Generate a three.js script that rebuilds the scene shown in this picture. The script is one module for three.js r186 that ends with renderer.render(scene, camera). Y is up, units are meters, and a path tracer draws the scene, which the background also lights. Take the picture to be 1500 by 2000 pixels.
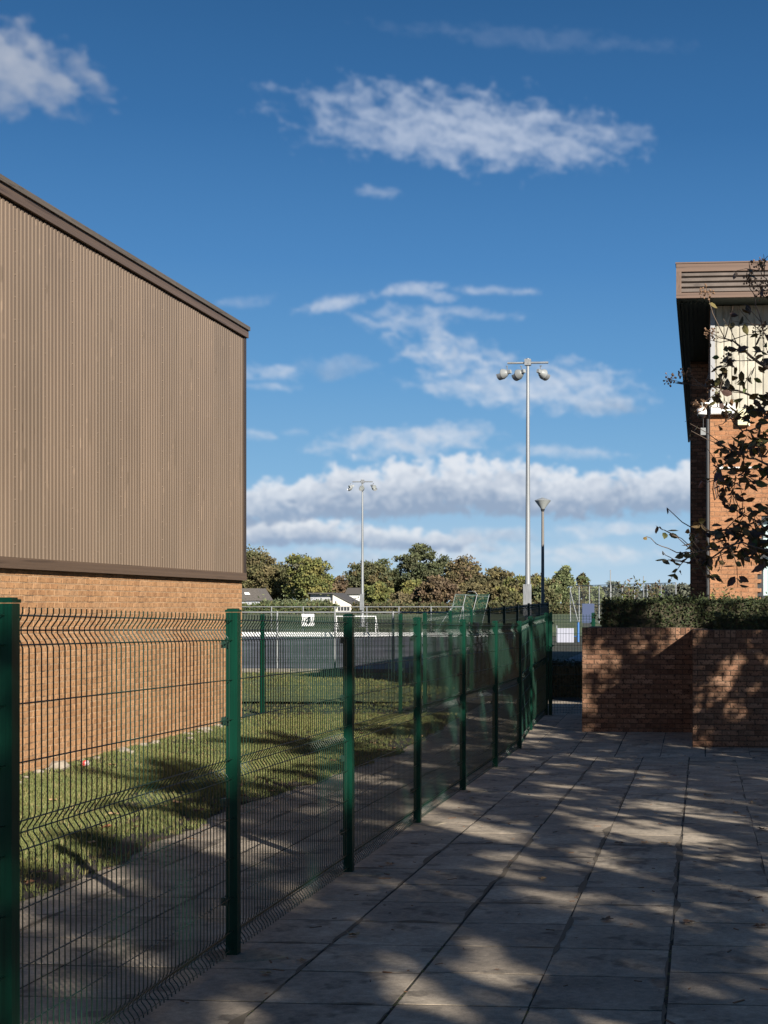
import * as THREE from 'three';
import { mergeGeometries } from 'three/addons/utils/BufferGeometryUtils.js';

// ---------------------------------------------------------------- camera, sky, sun, exposure
const scene = new THREE.Scene();
const FOC = 2850, PX = 1131, PY = 1180, EYE = 1.655;            // photograph: focal length and principal point in its own pixels
const PSI = Math.atan(239 / FOC), CS = Math.cos(PSI), SN = Math.sin(PSI);
const camera = new THREE.PerspectiveCamera(2 * Math.atan(PY / FOC) * 180 / Math.PI, 2 * PX / (2 * PY), 0.1, 3000);
camera.position.set(0, EYE, 0);
camera.rotation.y = PSI;
camera.setViewOffset(2 * PX, 2 * PY, 0, 0, 1500, 2000);          // a shifted lens: verticals stay vertical
camera.updateProjectionMatrix();

const renderer = new THREE.WebGLRenderer({ antialias: true });
renderer.toneMapping = THREE.LinearToneMapping;
renderer.toneMappingExposure = 2.0;
renderer.shadowMap.enabled = true;

const SUNDIR = new THREE.Vector3(0.60, 0.44, 0.80).normalize();
const sun = new THREE.DirectionalLight(new THREE.Color(1, 0.935, 0.84), 4.6);
sun.name = 'sun';
sun.position.copy(SUNDIR).multiplyScalar(120);
sun.target.position.set(-3, 0, -15);
sun.position.add(sun.target.position);
sun.castShadow = true;
sun.shadow.mapSize.set(4096, 4096);
Object.assign(sun.shadow.camera, { left: -60, right: 60, top: 40, bottom: -40, near: 1, far: 300 });
scene.add(sun, sun.target);

// ---------------------------------------------------------------- small tools
const rng = (s) => () => { s = (s + 0x6d2b79f5) | 0; let t = Math.imul(s ^ (s >>> 15), 1 | s); t = (t + Math.imul(t ^ (t >>> 7), 61 | t)) ^ t; return ((t ^ (t >>> 14)) >>> 0) / 4294967296; };
const lerp = (a, b, t) => a + (b - a) * t, clamp = (x, a = 0, b = 1) => Math.min(b, Math.max(a, x));
const sstep = (a, b, x) => { const t = clamp((x - a) / (b - a)); return t * t * (3 - 2 * t); };
const hash2 = (x, y, s) => { let h = Math.imul(x | 0, 374761393) ^ Math.imul(y | 0, 668265263) ^ Math.imul(s | 0, 1274126177); h = Math.imul(h ^ (h >>> 13), 1274126177); return ((h ^ (h >>> 16)) >>> 0) / 4294967296; };
function vnoise(x, y, s = 0, per = 0) {
  const ix = Math.floor(x), iy = Math.floor(y), fx = x - ix, fy = y - iy, u = fx * fx * (3 - 2 * fx), v = fy * fy * (3 - 2 * fy);
  const w = (a) => per ? ((a % per) + per) % per : a;
  return lerp(lerp(hash2(w(ix), w(iy), s), hash2(w(ix + 1), w(iy), s), u), lerp(hash2(w(ix), w(iy + 1), s), hash2(w(ix + 1), w(iy + 1), s), u), v);
}
function fbm(x, y, s = 0, oct = 5, per = 0) { let a = 0.5, t = 0, n = 0; for (let i = 0; i < oct; i++) { t += a * vnoise(x, y, s + i * 17, per); n += a; a *= 0.5; x *= 2; y *= 2; per *= 2; } return t / n; }
function gnoise(x, y, s = 0) {                                        // smooth gradient noise, about 0..1
  const ix = Math.floor(x), iy = Math.floor(y), fx = x - ix, fy = y - iy, q = (t) => t * t * t * (t * (t * 6 - 15) + 10), u = q(fx), v = q(fy);
  const g = (a, b, dx, dy) => { const w = hash2(a, b, s) * 6.2831853; return Math.cos(w) * dx + Math.sin(w) * dy; };
  return .5 + .72 * lerp(lerp(g(ix, iy, fx, fy), g(ix + 1, iy, fx - 1, fy), u), lerp(g(ix, iy + 1, fx, fy - 1), g(ix + 1, iy + 1, fx - 1, fy - 1), u), v);
}
function gfbm(x, y, s = 0, oct = 5, gain = .5) { let a = 1, t = 0, n = 0; for (let i = 0; i < oct; i++) { t += a * gnoise(x, y, s + i * 17); n += a; a *= gain; const k = x * 1.6 + y * 1.2; y = y * 1.6 - x * 1.2; x = k; } return t / n; }
const V = (x, y, z) => new THREE.Vector3(x, y, z);
// a pixel of the photograph is a direction; d is metres away along the path
function px(u, v, d) { const a = (u - PX) / FOC, b = (PY - v) / FOC, k = d / (CS + a * SN); return V((-SN + a * CS) * k, EYE + b * k, -d); }
const xAt = (u, d) => px(u, PY, d).x;
const project = (p) => { const x = p.x, z = -p.z, dep = x * -SN + z * CS, r = x * CS + z * SN; return [PX + FOC * r / dep, PY - FOC * (p.y - EYE) / dep, dep]; };

// ---------------------------------------------------------------- sky (computed air and clouds)
{
  const W = 4096, H = 2048, data = new Float32Array(W * H * 4);
  const stops = [[0, .53, .68, .80], [2.0, .40, .59, .77], [5, .225, .455, .71], [9, .128, .335, .625], [13, .078, .243, .525], [18, .043, .160, .385], [23, .028, .113, .285], [45, .023, .092, .235], [90, .02, .08, .20]];
  const K = 0.5;
  for (let r = 0; r < H; r++) {
    const el = ((r + 0.5) / H - 0.5) * 180; let c = stops[0].slice(1);
    if (el > 0) for (let i = 0; i + 1 < stops.length; i++) if (el >= stops[i][0] && el <= stops[i + 1][0]) { const t = (el - stops[i][0]) / (stops[i + 1][0] - stops[i][0]); c = [1, 2, 3].map((k) => lerp(stops[i][k], stops[i + 1][k], t)); }
    if (el <= 0) c = [.30, .33, .34];
    for (let q = 0; q < W; q++) { const o = (r * W + q) * 4; data[o] = c[0]; data[o + 1] = c[1]; data[o + 2] = c[2]; data[o + 3] = 1; }
  }
  // clouds: [azimuth, elevation, half width, half height in degrees, tilt, opacity, kind, seed]; kind 0 wisp, 1 heaped with a flat grey base, 2 soft grey
  const D = 180 / Math.PI, clouds = [];
  const C = (u, v, ru, rv, tilt, op, kind, seed) => { const az = Math.atan((u - PX) / FOC); clouds.push([az * D, Math.atan((PY - v) / FOC * Math.cos(az)) * D, ru * 0.0195, rv * 0.0195, tilt, op, kind, seed]); };
  C(1000, 1092, 380, 22, 0, .55, 0, 1); C(620, 1092, 190, 26, 0, .6, 2, 2); C(1150, 1075, 190, 24, 0, .75, 0, 3); C(870, 1072, 210, 28, 0, .85, 0, 4);
  C(560, 1042, 190, 32, -3, 1, 1, 5); C(790, 1056, 190, 26, 3, .9, 1, 6); C(960, 1046, 150, 18, 0, .8, 2, 7); C(1190, 1034, 170, 20, -2, .75, 0, 8);
  C(560, 985, 170, 52, -6, .95, 1, 9); C(760, 962, 200, 70, -3, 1, 1, 10); C(950, 955, 190, 70, 0, 1, 1, 11); C(1120, 972, 160, 58, 2, 1, 1, 12); C(1300, 960, 190, 58, 0, .95, 1, 13); C(1500, 975, 160, 50, 0, .9, 1, 14);
  C(1090, 882, 150, 17, 2, .6, 0, 15); C(790, 862, 210, 36, -3, .8, 0, 16); C(880, 846, 90, 30, 0, .7, 0, 17); C(500, 848, 42, 16, 5, .6, 0, 18); C(575, 845, 30, 10, 0, .3, 0, 19);
  C(1180, 790, 90, 30, -4, .7, 2, 20); C(1120, 750, 170, 52, 4, .72, 0, 21); C(985, 760, 210, 46, 8, .72, 0, 22); C(880, 690, 140, 44, 6, .8, 0, 23); C(890, 755, 120, 20, 0, .5, 0, 44);
  C(665, 714, 90, 28, -3, .38, 2, 24); C(530, 728, 80, 20, 0, .62, 0, 25); C(535, 756, 60, 12, 0, .6, 0, 26); C(790, 626, 125, 32, -4, .62, 0, 27); C(920, 612, 130, 16, 3, .5, 0, 28);
  C(648, 592, 84, 15, -15, .85, 0, 29); C(800, 566, 84, 14, -9, .85, 0, 30); C(862, 581, 46, 13, -3, .7, 0, 31); C(960, 568, 110, 10, 1, .62, 0, 32); C(470, 590, 70, 14, -8, .3, 0, 33);
  C(735, 375, 55, 15, 6, .5, 0, 34); C(880, 245, 360, 84, 4, .8, 0, 35); C(1010, 275, 260, 62, 4, .75, 0, 36); C(780, 262, 190, 52, -2, .55, 0, 45); C(1200, 262, 95, 34, 2, .45, 0, 37);
  C(45, 140, 175, 72, 8, .88, 2, 38); C(-60, 120, 170, 110, 0, .9, 2, 46); C(1040, 75, 340, 24, 3, .13, 0, 39); C(640, 190, 60, 12, 0, .35, 0, 40);
  const rc = rng(77);
  for (let i = 0; i < 300; i++) {                                                   // same kinds of cloud all round, extra unseen ones added to whiten the fill
    const az = 12 + rc() * 316, low = rc(), el = low < .3 ? 2 + rc() * 4 : low < .6 ? 6 + rc() * 16 : 22 + rc() * 50, k = low < .3 ? 1 : rc() < .75 ? 0 : 2;
    clouds.push([az, el, (2 + rc() * 5) * (k === 1 ? 1 : .8), (k === 1 ? .8 + rc() * .6 : .4 + rc() * 1.1), (rc() - .5) * 12, .55 + rc() * .4, k, 100 + i]);
  }
  const camAz = Math.atan2(-CS, -SN) * D;                                            // azimuth as atan2(z, x)
  for (const [az, el, ra, re, tilt, op, kind, seed] of clouds) {
    const ct = Math.cos(tilt / D), st = Math.sin(tilt / D), m = 1.75;
    const r0 = Math.max(H / 2, Math.floor(((el - re * m - ra * Math.abs(st)) / 180 + .5) * H)), r1 = Math.min(H - 1, Math.ceil(((el + re * m + ra * Math.abs(st)) / 180 + .5) * H)), stretch = 1 / Math.max(.3, Math.cos(el / D));
    const q0 = Math.floor(((camAz + az - ra * m * stretch) / 360 + .5) * W), q1 = Math.ceil(((camAz + az + ra * m * stretch) / 360 + .5) * W);
    for (let r = r0; r <= r1; r++) for (let q = q0; q <= q1; q++) {
      const e = ((r + .5) / H - .5) * 180, a = ((q + .5) / W - .5) * 360 - camAz, dx0 = (a - az) / stretch, dy0 = e - el;
      let dx = dx0 * ct - dy0 * st, dy = dx0 * st + dy0 * ct;
      const wx = (gfbm(dx * .8 + 31, dy * 1.3, seed, 4) - .5), wy = (gfbm(dx * .8, dy * 1.3 + 57, seed + 5, 4) - .5);
      const nx = dx / ra + wx * .9, ny = dy / re + wy * 1.3, sx = dx + wx * 1.1, sy = dy + wy * .8;
      let rr = nx * nx + ny * ny, D1;
      if (kind === 1) { const y = dy / re; rr = nx * nx + (y < -.35 ? ((y + .35) * 1.9) ** 2 + .1 + wy * .25 : ny * ny * .9); D1 = .95 - rr + (gfbm(sx * 1.9, sy * 2.3, seed + 9, 6, .56) - .5) * 1.7; }
      else if (kind === 2) D1 = .85 - rr + (gfbm(sx * 1.2, sy * 1.8, seed + 9, 6, .55) - .5) * 1.5;
      else D1 = .80 - rr + (gfbm(sx * 1.15 + sy * .5, sy * 2.6, seed + 9, 7, .6) - .5) * 2.3;
      let al = (kind === 1 ? sstep(0.0, .62, D1) : kind === 2 ? sstep(-.05, 1.15, D1) : sstep(-.15, 1.35, D1)) * op;
      if (al <= .003) continue;
      const detail = gfbm(sx * 2.4, sy * 3.0, seed + 3, 6, .58) - .5;
      let t = kind === 1 ? clamp(.39 + dy / re * .95 + detail * 1.3 + wy * .8) : kind === 2 ? clamp(.45 + detail * 1.2 + dy / re * .3) : clamp(.82 + detail * .8);
      const low = clamp(1 - el / 6), hi = [lerp(.74, .80, low), lerp(.79, .83, low), lerp(.87, .86, low)], lo = [lerp(.30, .32, low), lerp(.39, .43, low), lerp(.53, .60, low)];
      const o = (r * W + ((q % W) + W) % W) * 4;
      if (kind === 0 && el > 8) { const f = clamp((el - 8) / 12); hi[0] = lerp(hi[0], .47, f); hi[1] = lerp(hi[1], .55, f); hi[2] = lerp(hi[2], .71, f); }
      if (kind === 2 && el > 12) { hi[0] = .47; hi[1] = .51; hi[2] = .6; lo[0] = .3; lo[1] = .37; lo[2] = .5; }
      for (let k = 0; k < 3; k++) data[o + k] = lerp(data[o + k], lerp(lo[k], hi[k], t), al);
    }
  }
  for (let i = 0; i < data.length; i++) if (i % 4 !== 3) data[i] *= K;
  const tex = new THREE.DataTexture(data, W, H, THREE.RGBAFormat, THREE.FloatType);
  tex.mapping = THREE.EquirectangularReflectionMapping; tex.magFilter = THREE.LinearFilter; tex.minFilter = THREE.LinearFilter; tex.needsUpdate = true;
  scene.background = tex; scene.environment = tex;
}
console.log('sky done');

// ---------------------------------------------------------------- builders
const taken = new Map();
const numbered = (n) => { const k = taken.get(n) ?? 0; taken.set(n, k + 1); return k ? `${n}_${String(k).padStart(3, '0')}` : n; };
function tag(o, label, category, group) { o.userData.label = label; o.userData.category = category; if (group) o.userData.group = group; return o; }
function thing(name, label, category, group, x = 0, y = 0, z = 0, turn = 0) { const o = new THREE.Group(); o.name = numbered(name); o.position.set(x, y, z); o.rotation.y = turn; scene.add(o); return tag(o, label, category, group); }
function structure(name, o) { o.name = numbered(name); o.userData.kind = 'structure'; scene.add(o); return o; }
function part(name, geo, m, parent) { const o = new THREE.Mesh(geo, m); o.name = name; parent.add(o); return o; }
function partGroup(name, parent) { const o = new THREE.Group(); o.name = name; parent.add(o); return o; }
const mat = (r, g, b, rough = .85, more = {}) => new THREE.MeshStandardMaterial({ color: new THREE.Color().setRGB(r, g, b), roughness: rough, metalness: 0, ...more });
function flat(g) { const n = g.index ? g.toNonIndexed() : g; for (const k of Object.keys(n.attributes)) if (!['position', 'normal', 'uv'].includes(k)) n.deleteAttribute(k); if (!n.attributes.uv) n.setAttribute('uv', new THREE.BufferAttribute(new Float32Array(n.attributes.position.count * 2), 2)); return n; }
const merge = (list) => mergeGeometries(list.map(flat));
const box = (w, h, d, x = 0, y = 0, z = 0) => new THREE.BoxGeometry(w, h, d).translate(x, y, z);
const span = (x0, x1, y0, y1, z0, z1) => box(x1 - x0, y1 - y0, Math.abs(z1 - z0), (x0 + x1) / 2, (y0 + y1) / 2, (z0 + z1) / 2);
function rod(a, b, r0, r1 = r0, sides = 6) {
  const d = b.clone().sub(a), g = new THREE.CylinderGeometry(r1, r0, d.length(), sides, 1).translate(0, d.length() / 2, 0);
  g.applyQuaternion(new THREE.Quaternion().setFromUnitVectors(V(0, 1, 0), d.clone().normalize()));
  return g.translate(a.x, a.y, a.z);
}
function tube(pts, radii, sides = 6) {                               // tapered tube through points
  const pos = [], idx = [], n = pts.length, up = V(0.13, 0.3, 0.94).normalize();
  for (let i = 0; i < n; i++) {
    const t = pts[Math.min(i + 1, n - 1)].clone().sub(pts[Math.max(i - 1, 0)]).normalize(), a = t.clone().cross(Math.abs(t.dot(up)) > .95 ? V(1, 0, 0) : up).normalize(), b = t.clone().cross(a), r = Array.isArray(radii) ? radii[i] : radii;
    for (let k = 0; k < sides; k++) { const w = k / sides * Math.PI * 2; const p = pts[i].clone().addScaledVector(a, Math.cos(w) * r).addScaledVector(b, Math.sin(w) * r); pos.push(p.x, p.y, p.z); }
  }
  for (let i = 0; i + 1 < n; i++) for (let k = 0; k < sides; k++) { const a = i * sides + k, b = i * sides + (k + 1) % sides, c = a + sides, d = b + sides; idx.push(a, b, c, b, d, c); }
  const g = new THREE.BufferGeometry(); g.setAttribute('position', new THREE.Float32BufferAttribute(pos, 3)); g.setIndex(idx); g.computeVertexNormals(); return g;
}
function quadsGeo(quads, colors) {                                   // quads: flat arrays of 12 numbers
  const pos = new Float32Array(quads.length * 12), idx = new Uint32Array(quads.length * 6), col = colors && new Float32Array(quads.length * 12);
  quads.forEach((q, i) => { pos.set(q, i * 12); const b = i * 4; idx.set([b, b + 1, b + 2, b, b + 2, b + 3], i * 6); if (col) for (let k = 0; k < 4; k++) col.set(colors[i], i * 12 + k * 3); });
  const g = new THREE.BufferGeometry(); g.setAttribute('position', new THREE.BufferAttribute(pos, 3)); g.setIndex(new THREE.BufferAttribute(idx, 1)); if (col) g.setAttribute('color', new THREE.BufferAttribute(col, 3)); g.computeVertexNormals(); return g;
}
function leafQuad(c, dir, side, len, wid) {                           // a pointed diamond leaf
  const a = c, m = c.clone().addScaledVector(dir, len * .45), e = c.clone().addScaledVector(dir, len), l = m.clone().addScaledVector(side, wid / 2), r = m.clone().addScaledVector(side, -wid / 2);
  return [a.x, a.y, a.z, r.x, r.y, r.z, e.x, e.y, e.z, l.x, l.y, l.z];
}
const randDir = (r) => { const z = r() * 2 - 1, w = r() * Math.PI * 2, s = Math.sqrt(1 - z * z); return V(s * Math.cos(w), z, s * Math.sin(w)); };
function texture(size, fn, srgb = true, repeat = 1) {
  const data = new Uint8Array(size * size * 4);
  for (let y = 0; y < size; y++) for (let x = 0; x < size; x++) { const c = fn(x / size, y / size), o = (y * size + x) * 4; data[o] = clamp(c[0]) * 255; data[o + 1] = clamp(c[1]) * 255; data[o + 2] = clamp(c[2]) * 255; data[o + 3] = 255; }
  const t = new THREE.DataTexture(data, size, size); t.wrapS = t.wrapT = THREE.RepeatWrapping; t.magFilter = THREE.LinearFilter; t.minFilter = THREE.LinearMipmapLinearFilter; t.generateMipmaps = true; if (srgb) t.colorSpace = THREE.SRGBColorSpace; t.repeat.set(repeat, repeat); t.needsUpdate = true; return t;
}
const grey = (v) => [v, v, v];

// textures: uv is in metres, so repeat = 1 / size in metres
const tConcrete = texture(1024, (x, y) => { const a = fbm(x * 4, y * 4, 3, 5, 4), b = fbm(x * 64, y * 64, 9, 3, 64), c = vnoise(x * 400, y * 400, 5, 400), s = fbm(x * 10, y * 10, 41, 4, 10); const v = .80 + (a - .5) * .44 + (b - .5) * .20 + (c - .5) * .12 - sstep(.58, .72, s) * .18; return [v, v * .985, v * .955]; }, true, 1 / 1.7);
const tConcreteBump = texture(512, (x, y) => grey(.5 + (fbm(x * 60, y * 60, 9, 3, 60) - .5) * .6 + (vnoise(x * 250, y * 250, 5, 250) - .5) * .4), false, 1 / .8);
const tBrick = texture(512, (x, y) => { const a = fbm(x * 12, y * 12, 13, 4, 12), c = vnoise(x * 230, y * 230, 5, 230), d = fbm(x * 50, y * 50, 21, 2, 50); const v = .86 + (a - .5) * .30 + (c - .5) * .16 - sstep(.68, .8, d) * .22; return [v, v * .99, v * .97]; }, true, 1);
const tBrickOld = texture(1024, (x, y) => { const a = fbm(x * 8, y * 8, 113, 4, 8), c = vnoise(x * 330, y * 330, 5, 330), d = fbm(x * 70, y * 70, 21, 2, 70), w = vnoise(x * 95, y * 95, 77, 95), w2 = fbm(x * 6, y * 6, 31, 3, 6); let v = .74 + (a - .5) * .5 + (c - .5) * .18 - sstep(.66, .8, d) * .3; const s = sstep(.9, .96, w) * sstep(.45, .62, w2); return [lerp(v, 1, s), lerp(v * .98, 1, s), lerp(v * .95, 1, s)]; }, true, 1 / 1.6);
const tBrickBump = texture(512, (x, y) => grey(.5 + (fbm(x * 90, y * 90, 9, 3, 90) - .5) * .9), false, 1);
const tSheet = texture(1024, (x, y) => { const s = fbm(x * 30, y * 3, 51, 4, 30) , f = fbm(x * 120, y * 6, 61, 3, 120), a = fbm(x * 3, y * 3, 71, 4, 3); const sc = sstep(.80, .9, vnoise(x * 160, y * 26, 87, 160)) * sstep(.6, .75, vnoise(x * 20, y * 9, 91, 20)), dk = sstep(.82, .92, vnoise(x * 130, y * 14, 97, 130)) * sstep(.62, .8, vnoise(x * 16, y * 5, 99, 16)); let v = .86 + (s - .5) * .05 + (f - .5) * .04 + (a - .5) * .10 + sc * .10 - dk * .12; return [v, v * lerp(1, .99, dk), v * lerp(1, .96, dk)]; }, true, 1 / 4.3);
const tGround = texture(1024, (x, y) => { const a = fbm(x * 6, y * 6, 3, 5, 6), b = fbm(x * 90, y * 90, 8, 3, 90), c = fbm(x * 20, y * 20, 15, 3, 20); const v = .62 + (a - .5) * .5 + (b - .5) * .5, br = sstep(.52, .68, c); return [lerp(v, v * 1.2, br), v, lerp(v, v * .95, br)]; }, true, 1 / 6);
const tField = texture(1024, (x, y) => { const a = fbm(x * 5, y * 5, 3, 6, 5), b = fbm(x * 80, y * 80, 8, 3, 80); const v = .72 + (a - .5) * .5 + (b - .5) * .3; return [v * 1.02, v, v * .92]; }, true, 1 / 40);
const tAsphalt = texture(512, (x, y) => { const a = fbm(x * 5, y * 5, 3, 5, 5), b = vnoise(x * 250, y * 250, 8, 250); const v = .7 + (a - .5) * .5 + (b - .5) * .25; return [v, v, v * 1.02]; }, true, 1 / 9);
const tBark = texture(256, (x, y) => { const v = .7 + (fbm(x * 16, y * 4, 5, 4, 16) - .5) * .9; return [v, v * .95, v * .88]; }, true, 1);
const tMetal = texture(512, (x, y) => { const a = fbm(x * 5, y * 5, 23, 5, 5), b = vnoise(x * 180, y * 180, 8, 180), s = sstep(.66, .76, fbm(x * 24, y * 6, 33, 3, 24)); const v = .88 + (a - .5) * .26 + (b - .5) * .08 - s * .14; return grey(v); }, true, 1 / 1.5);
console.log('textures done');

const M = {
  slab: [[.56, .478, .382], [.51, .434, .346], [.60, .514, .41], [.535, .456, .364], [.465, .398, .32]].map((c) => mat(...c, .92, { map: tConcrete, bumpMap: tConcreteBump, bumpScale: .0018 })),
  bed: mat(.04, .035, .025, 1, { map: tGround }), soil: mat(.10, .078, .054, 1, { map: tGround }), moss: mat(.055, .062, .018, 1), mortarPatch: mat(.44, .38, .29, .95, { map: tConcrete, bumpMap: tConcreteBump, bumpScale: .003 }),
  grassGround: mat(.075, .078, .026, 1, { map: tGround }), field: mat(.135, .175, .062, 1, { map: tField }), asphalt: mat(.175, .178, .183, .9, { map: tAsphalt }), kerb: mat(.36, .34, .30, .9, { map: tConcrete }),
  green: new THREE.MeshPhysicalMaterial({ color: new THREE.Color().setRGB(.0022, .044, .025), roughness: .42, specularIntensity: .35, map: tMetal }), greenWire: mat(.004, .030, .018, .36), clip: mat(.006, .03, .02, .5),
  tan: [[.55, .300, .142], [.515, .275, .126], [.575, .322, .16], [.495, .258, .118], [.54, .29, .136]].map((c) => mat(...c, .9, { map: tBrick, bumpMap: tBrickBump, bumpScale: .001 })),
  tanMortar: mat(.62, .41, .245, .95, { map: tConcrete }),
  orange: [[.50, .245, .122], [.47, .222, .108], [.525, .265, .138], [.485, .235, .115]].map((c) => mat(...c, .9, { map: tBrick, bumpMap: tBrickBump, bumpScale: .0015 })),
  orangeMortar: mat(.48, .275, .16, .95, { map: tConcrete }),
  old: [[.46, .262, .165], [.41, .222, .135], [.49, .29, .188], [.35, .185, .112], [.43, .24, .15]].map((c) => mat(...c, .92, { map: tBrickOld, bumpMap: tBrickBump, bumpScale: .002 })),
  oldMortar: mat(.15, .105, .072, .95, { map: tConcrete }),
  sheet: [[.222, .156, .104], [.212, .150, .100], [.232, .163, .109]].map((c) => mat(...c, .55, { map: tSheet })), trimBrown: mat(.15, .098, .064, .5, { map: tMetal }), trimDark: mat(.07, .047, .033, .5, { map: tMetal }), capBrown: mat(.14, .112, .084, .6, { map: tMetal }),
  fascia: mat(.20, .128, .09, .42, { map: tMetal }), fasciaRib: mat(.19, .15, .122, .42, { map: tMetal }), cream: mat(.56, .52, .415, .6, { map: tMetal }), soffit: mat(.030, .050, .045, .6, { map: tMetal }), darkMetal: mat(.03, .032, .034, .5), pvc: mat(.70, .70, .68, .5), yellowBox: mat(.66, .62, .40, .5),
  white: mat(.75, .75, .73, .6), galv: mat(.35, .363, .37, .5, { metalness: .35, map: tMetal }), lampGrey: mat(.24, .25, .245, .45), lampGlass: mat(.34, .36, .35, .3), dome: mat(.015, .016, .02, .08), glass: new THREE.MeshPhysicalMaterial({ color: new THREE.Color().setRGB(.9, .95, .95), roughness: .03, transmission: 1, thickness: 0, ior: 1.5 }),
  bark: mat(.10, .078, .058, .95, { map: tBark }), twig: mat(.13, .095, .07, .9), roofGrey: mat(.15, .135, .125, .9, { map: tBrick }), roofDark: mat(.07, .065, .062, .8), render: mat(.72, .66, .56, .9), greyWall: mat(.36, .37, .39, .9), blue: mat(.03, .13, .36, .5), net: mat(.02, .10, .065, .8), board: mat(.36, .37, .44, .6), red: mat(.55, .06, .05, .5), stone: mat(.52, .46, .38, .95, { map: tConcrete }), foil: mat(.5, .42, .4, .5),
};
const leafMat = (r, g, b, t = .3) => new THREE.MeshPhysicalMaterial({ color: new THREE.Color().setRGB(r, g, b), roughness: .75, transmission: t, thickness: 0, side: THREE.DoubleSide, specularIntensity: .4 });
const vLeaf = new THREE.MeshStandardMaterial({ vertexColors: true, roughness: .85, side: THREE.DoubleSide });

// ---------------------------------------------------------------- ground
const paveY = (d) => d < 19.5 ? -.01754 * d : d < 27 ? -.342 + .0165 * (d - 19.5) : -.218;
function groundY(x, z) {
  const d = -z, p = paveY(Math.max(d, -40)), level = d < 24 ? -.30 : lerp(-.30, -.24, clamp((d - 24) / 8));
  if (d > 34) return -.24;
  const t = sstep(4.2, 7.4, -x); return lerp(p, level, Math.max(t, clamp((d - 27) / 7)));
}
{
  const xs = [-900, -400, -150, -60, -30, -18, -12], zs = [80, 30, 12, 6, 3];
  for (let x = -9; x <= 8; x += .4) xs.push(x); xs.push(12, 20, 40, 90, 250, 700);
  for (let z = 1; z >= -34; z -= .5) zs.push(z); zs.push(-36, -40, -50, -70, -110, -180, -300, -500, -900, -1500);
  const pos = [], uv = [], idx = [];
  for (const z of zs) for (const x of xs) { const under = x > -4.5 && x < 1.4 && z < 5 && z > -27.5; pos.push(x, groundY(x, z) - (under ? .08 : 0) - (x > -4.0 && x < 1.0 && under ? .05 : 0), z); uv.push(x, -z); }
  const nx = xs.length;
  for (let j = 0; j + 1 < zs.length; j++) for (let i = 0; i + 1 < nx; i++) { const a = j * nx + i; idx.push(a, a + 1, a + nx, a + 1, a + nx + 1, a + nx); }
  const g = new THREE.BufferGeometry(); g.setAttribute('position', new THREE.Float32BufferAttribute(pos, 3)); g.setAttribute('uv', new THREE.Float32BufferAttribute(uv, 2)); g.setIndex(idx); g.computeVertexNormals();
  structure('grass_ground', new THREE.Mesh(g, M.grassGround));
}
function sheetOn(name, x0, x1, d0, d1, lift, m, nx = 1, nz = 1, wob = null) {
  const pos = [], uv = [], idx = [];
  for (let j = 0; j <= nz; j++) for (let i = 0; i <= nx; i++) { let x = lerp(x0, x1, i / nx); const d = lerp(d0, d1, j / nz); if (wob) x = name === 'turf_edge' ? lerp(x0, wob(1, d), i / nx) : x + wob(i / nx, d); pos.push(x, (typeof lift === 'function' ? lift(x, d) : groundY(x, -d) + lift), -d); uv.push(x, d); }
  for (let j = 0; j < nz; j++) for (let i = 0; i < nx; i++) { const a = j * (nx + 1) + i; idx.push(a, a + 1, a + nx + 1, a + 1, a + nx + 2, a + nx + 1); }
  const g = new THREE.BufferGeometry(); g.setAttribute('position', new THREE.Float32BufferAttribute(pos, 3)); g.setAttribute('uv', new THREE.Float32BufferAttribute(uv, 2)); g.setIndex(idx); g.computeVertexNormals();
  return structure(name, new THREE.Mesh(g, m));
}
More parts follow.
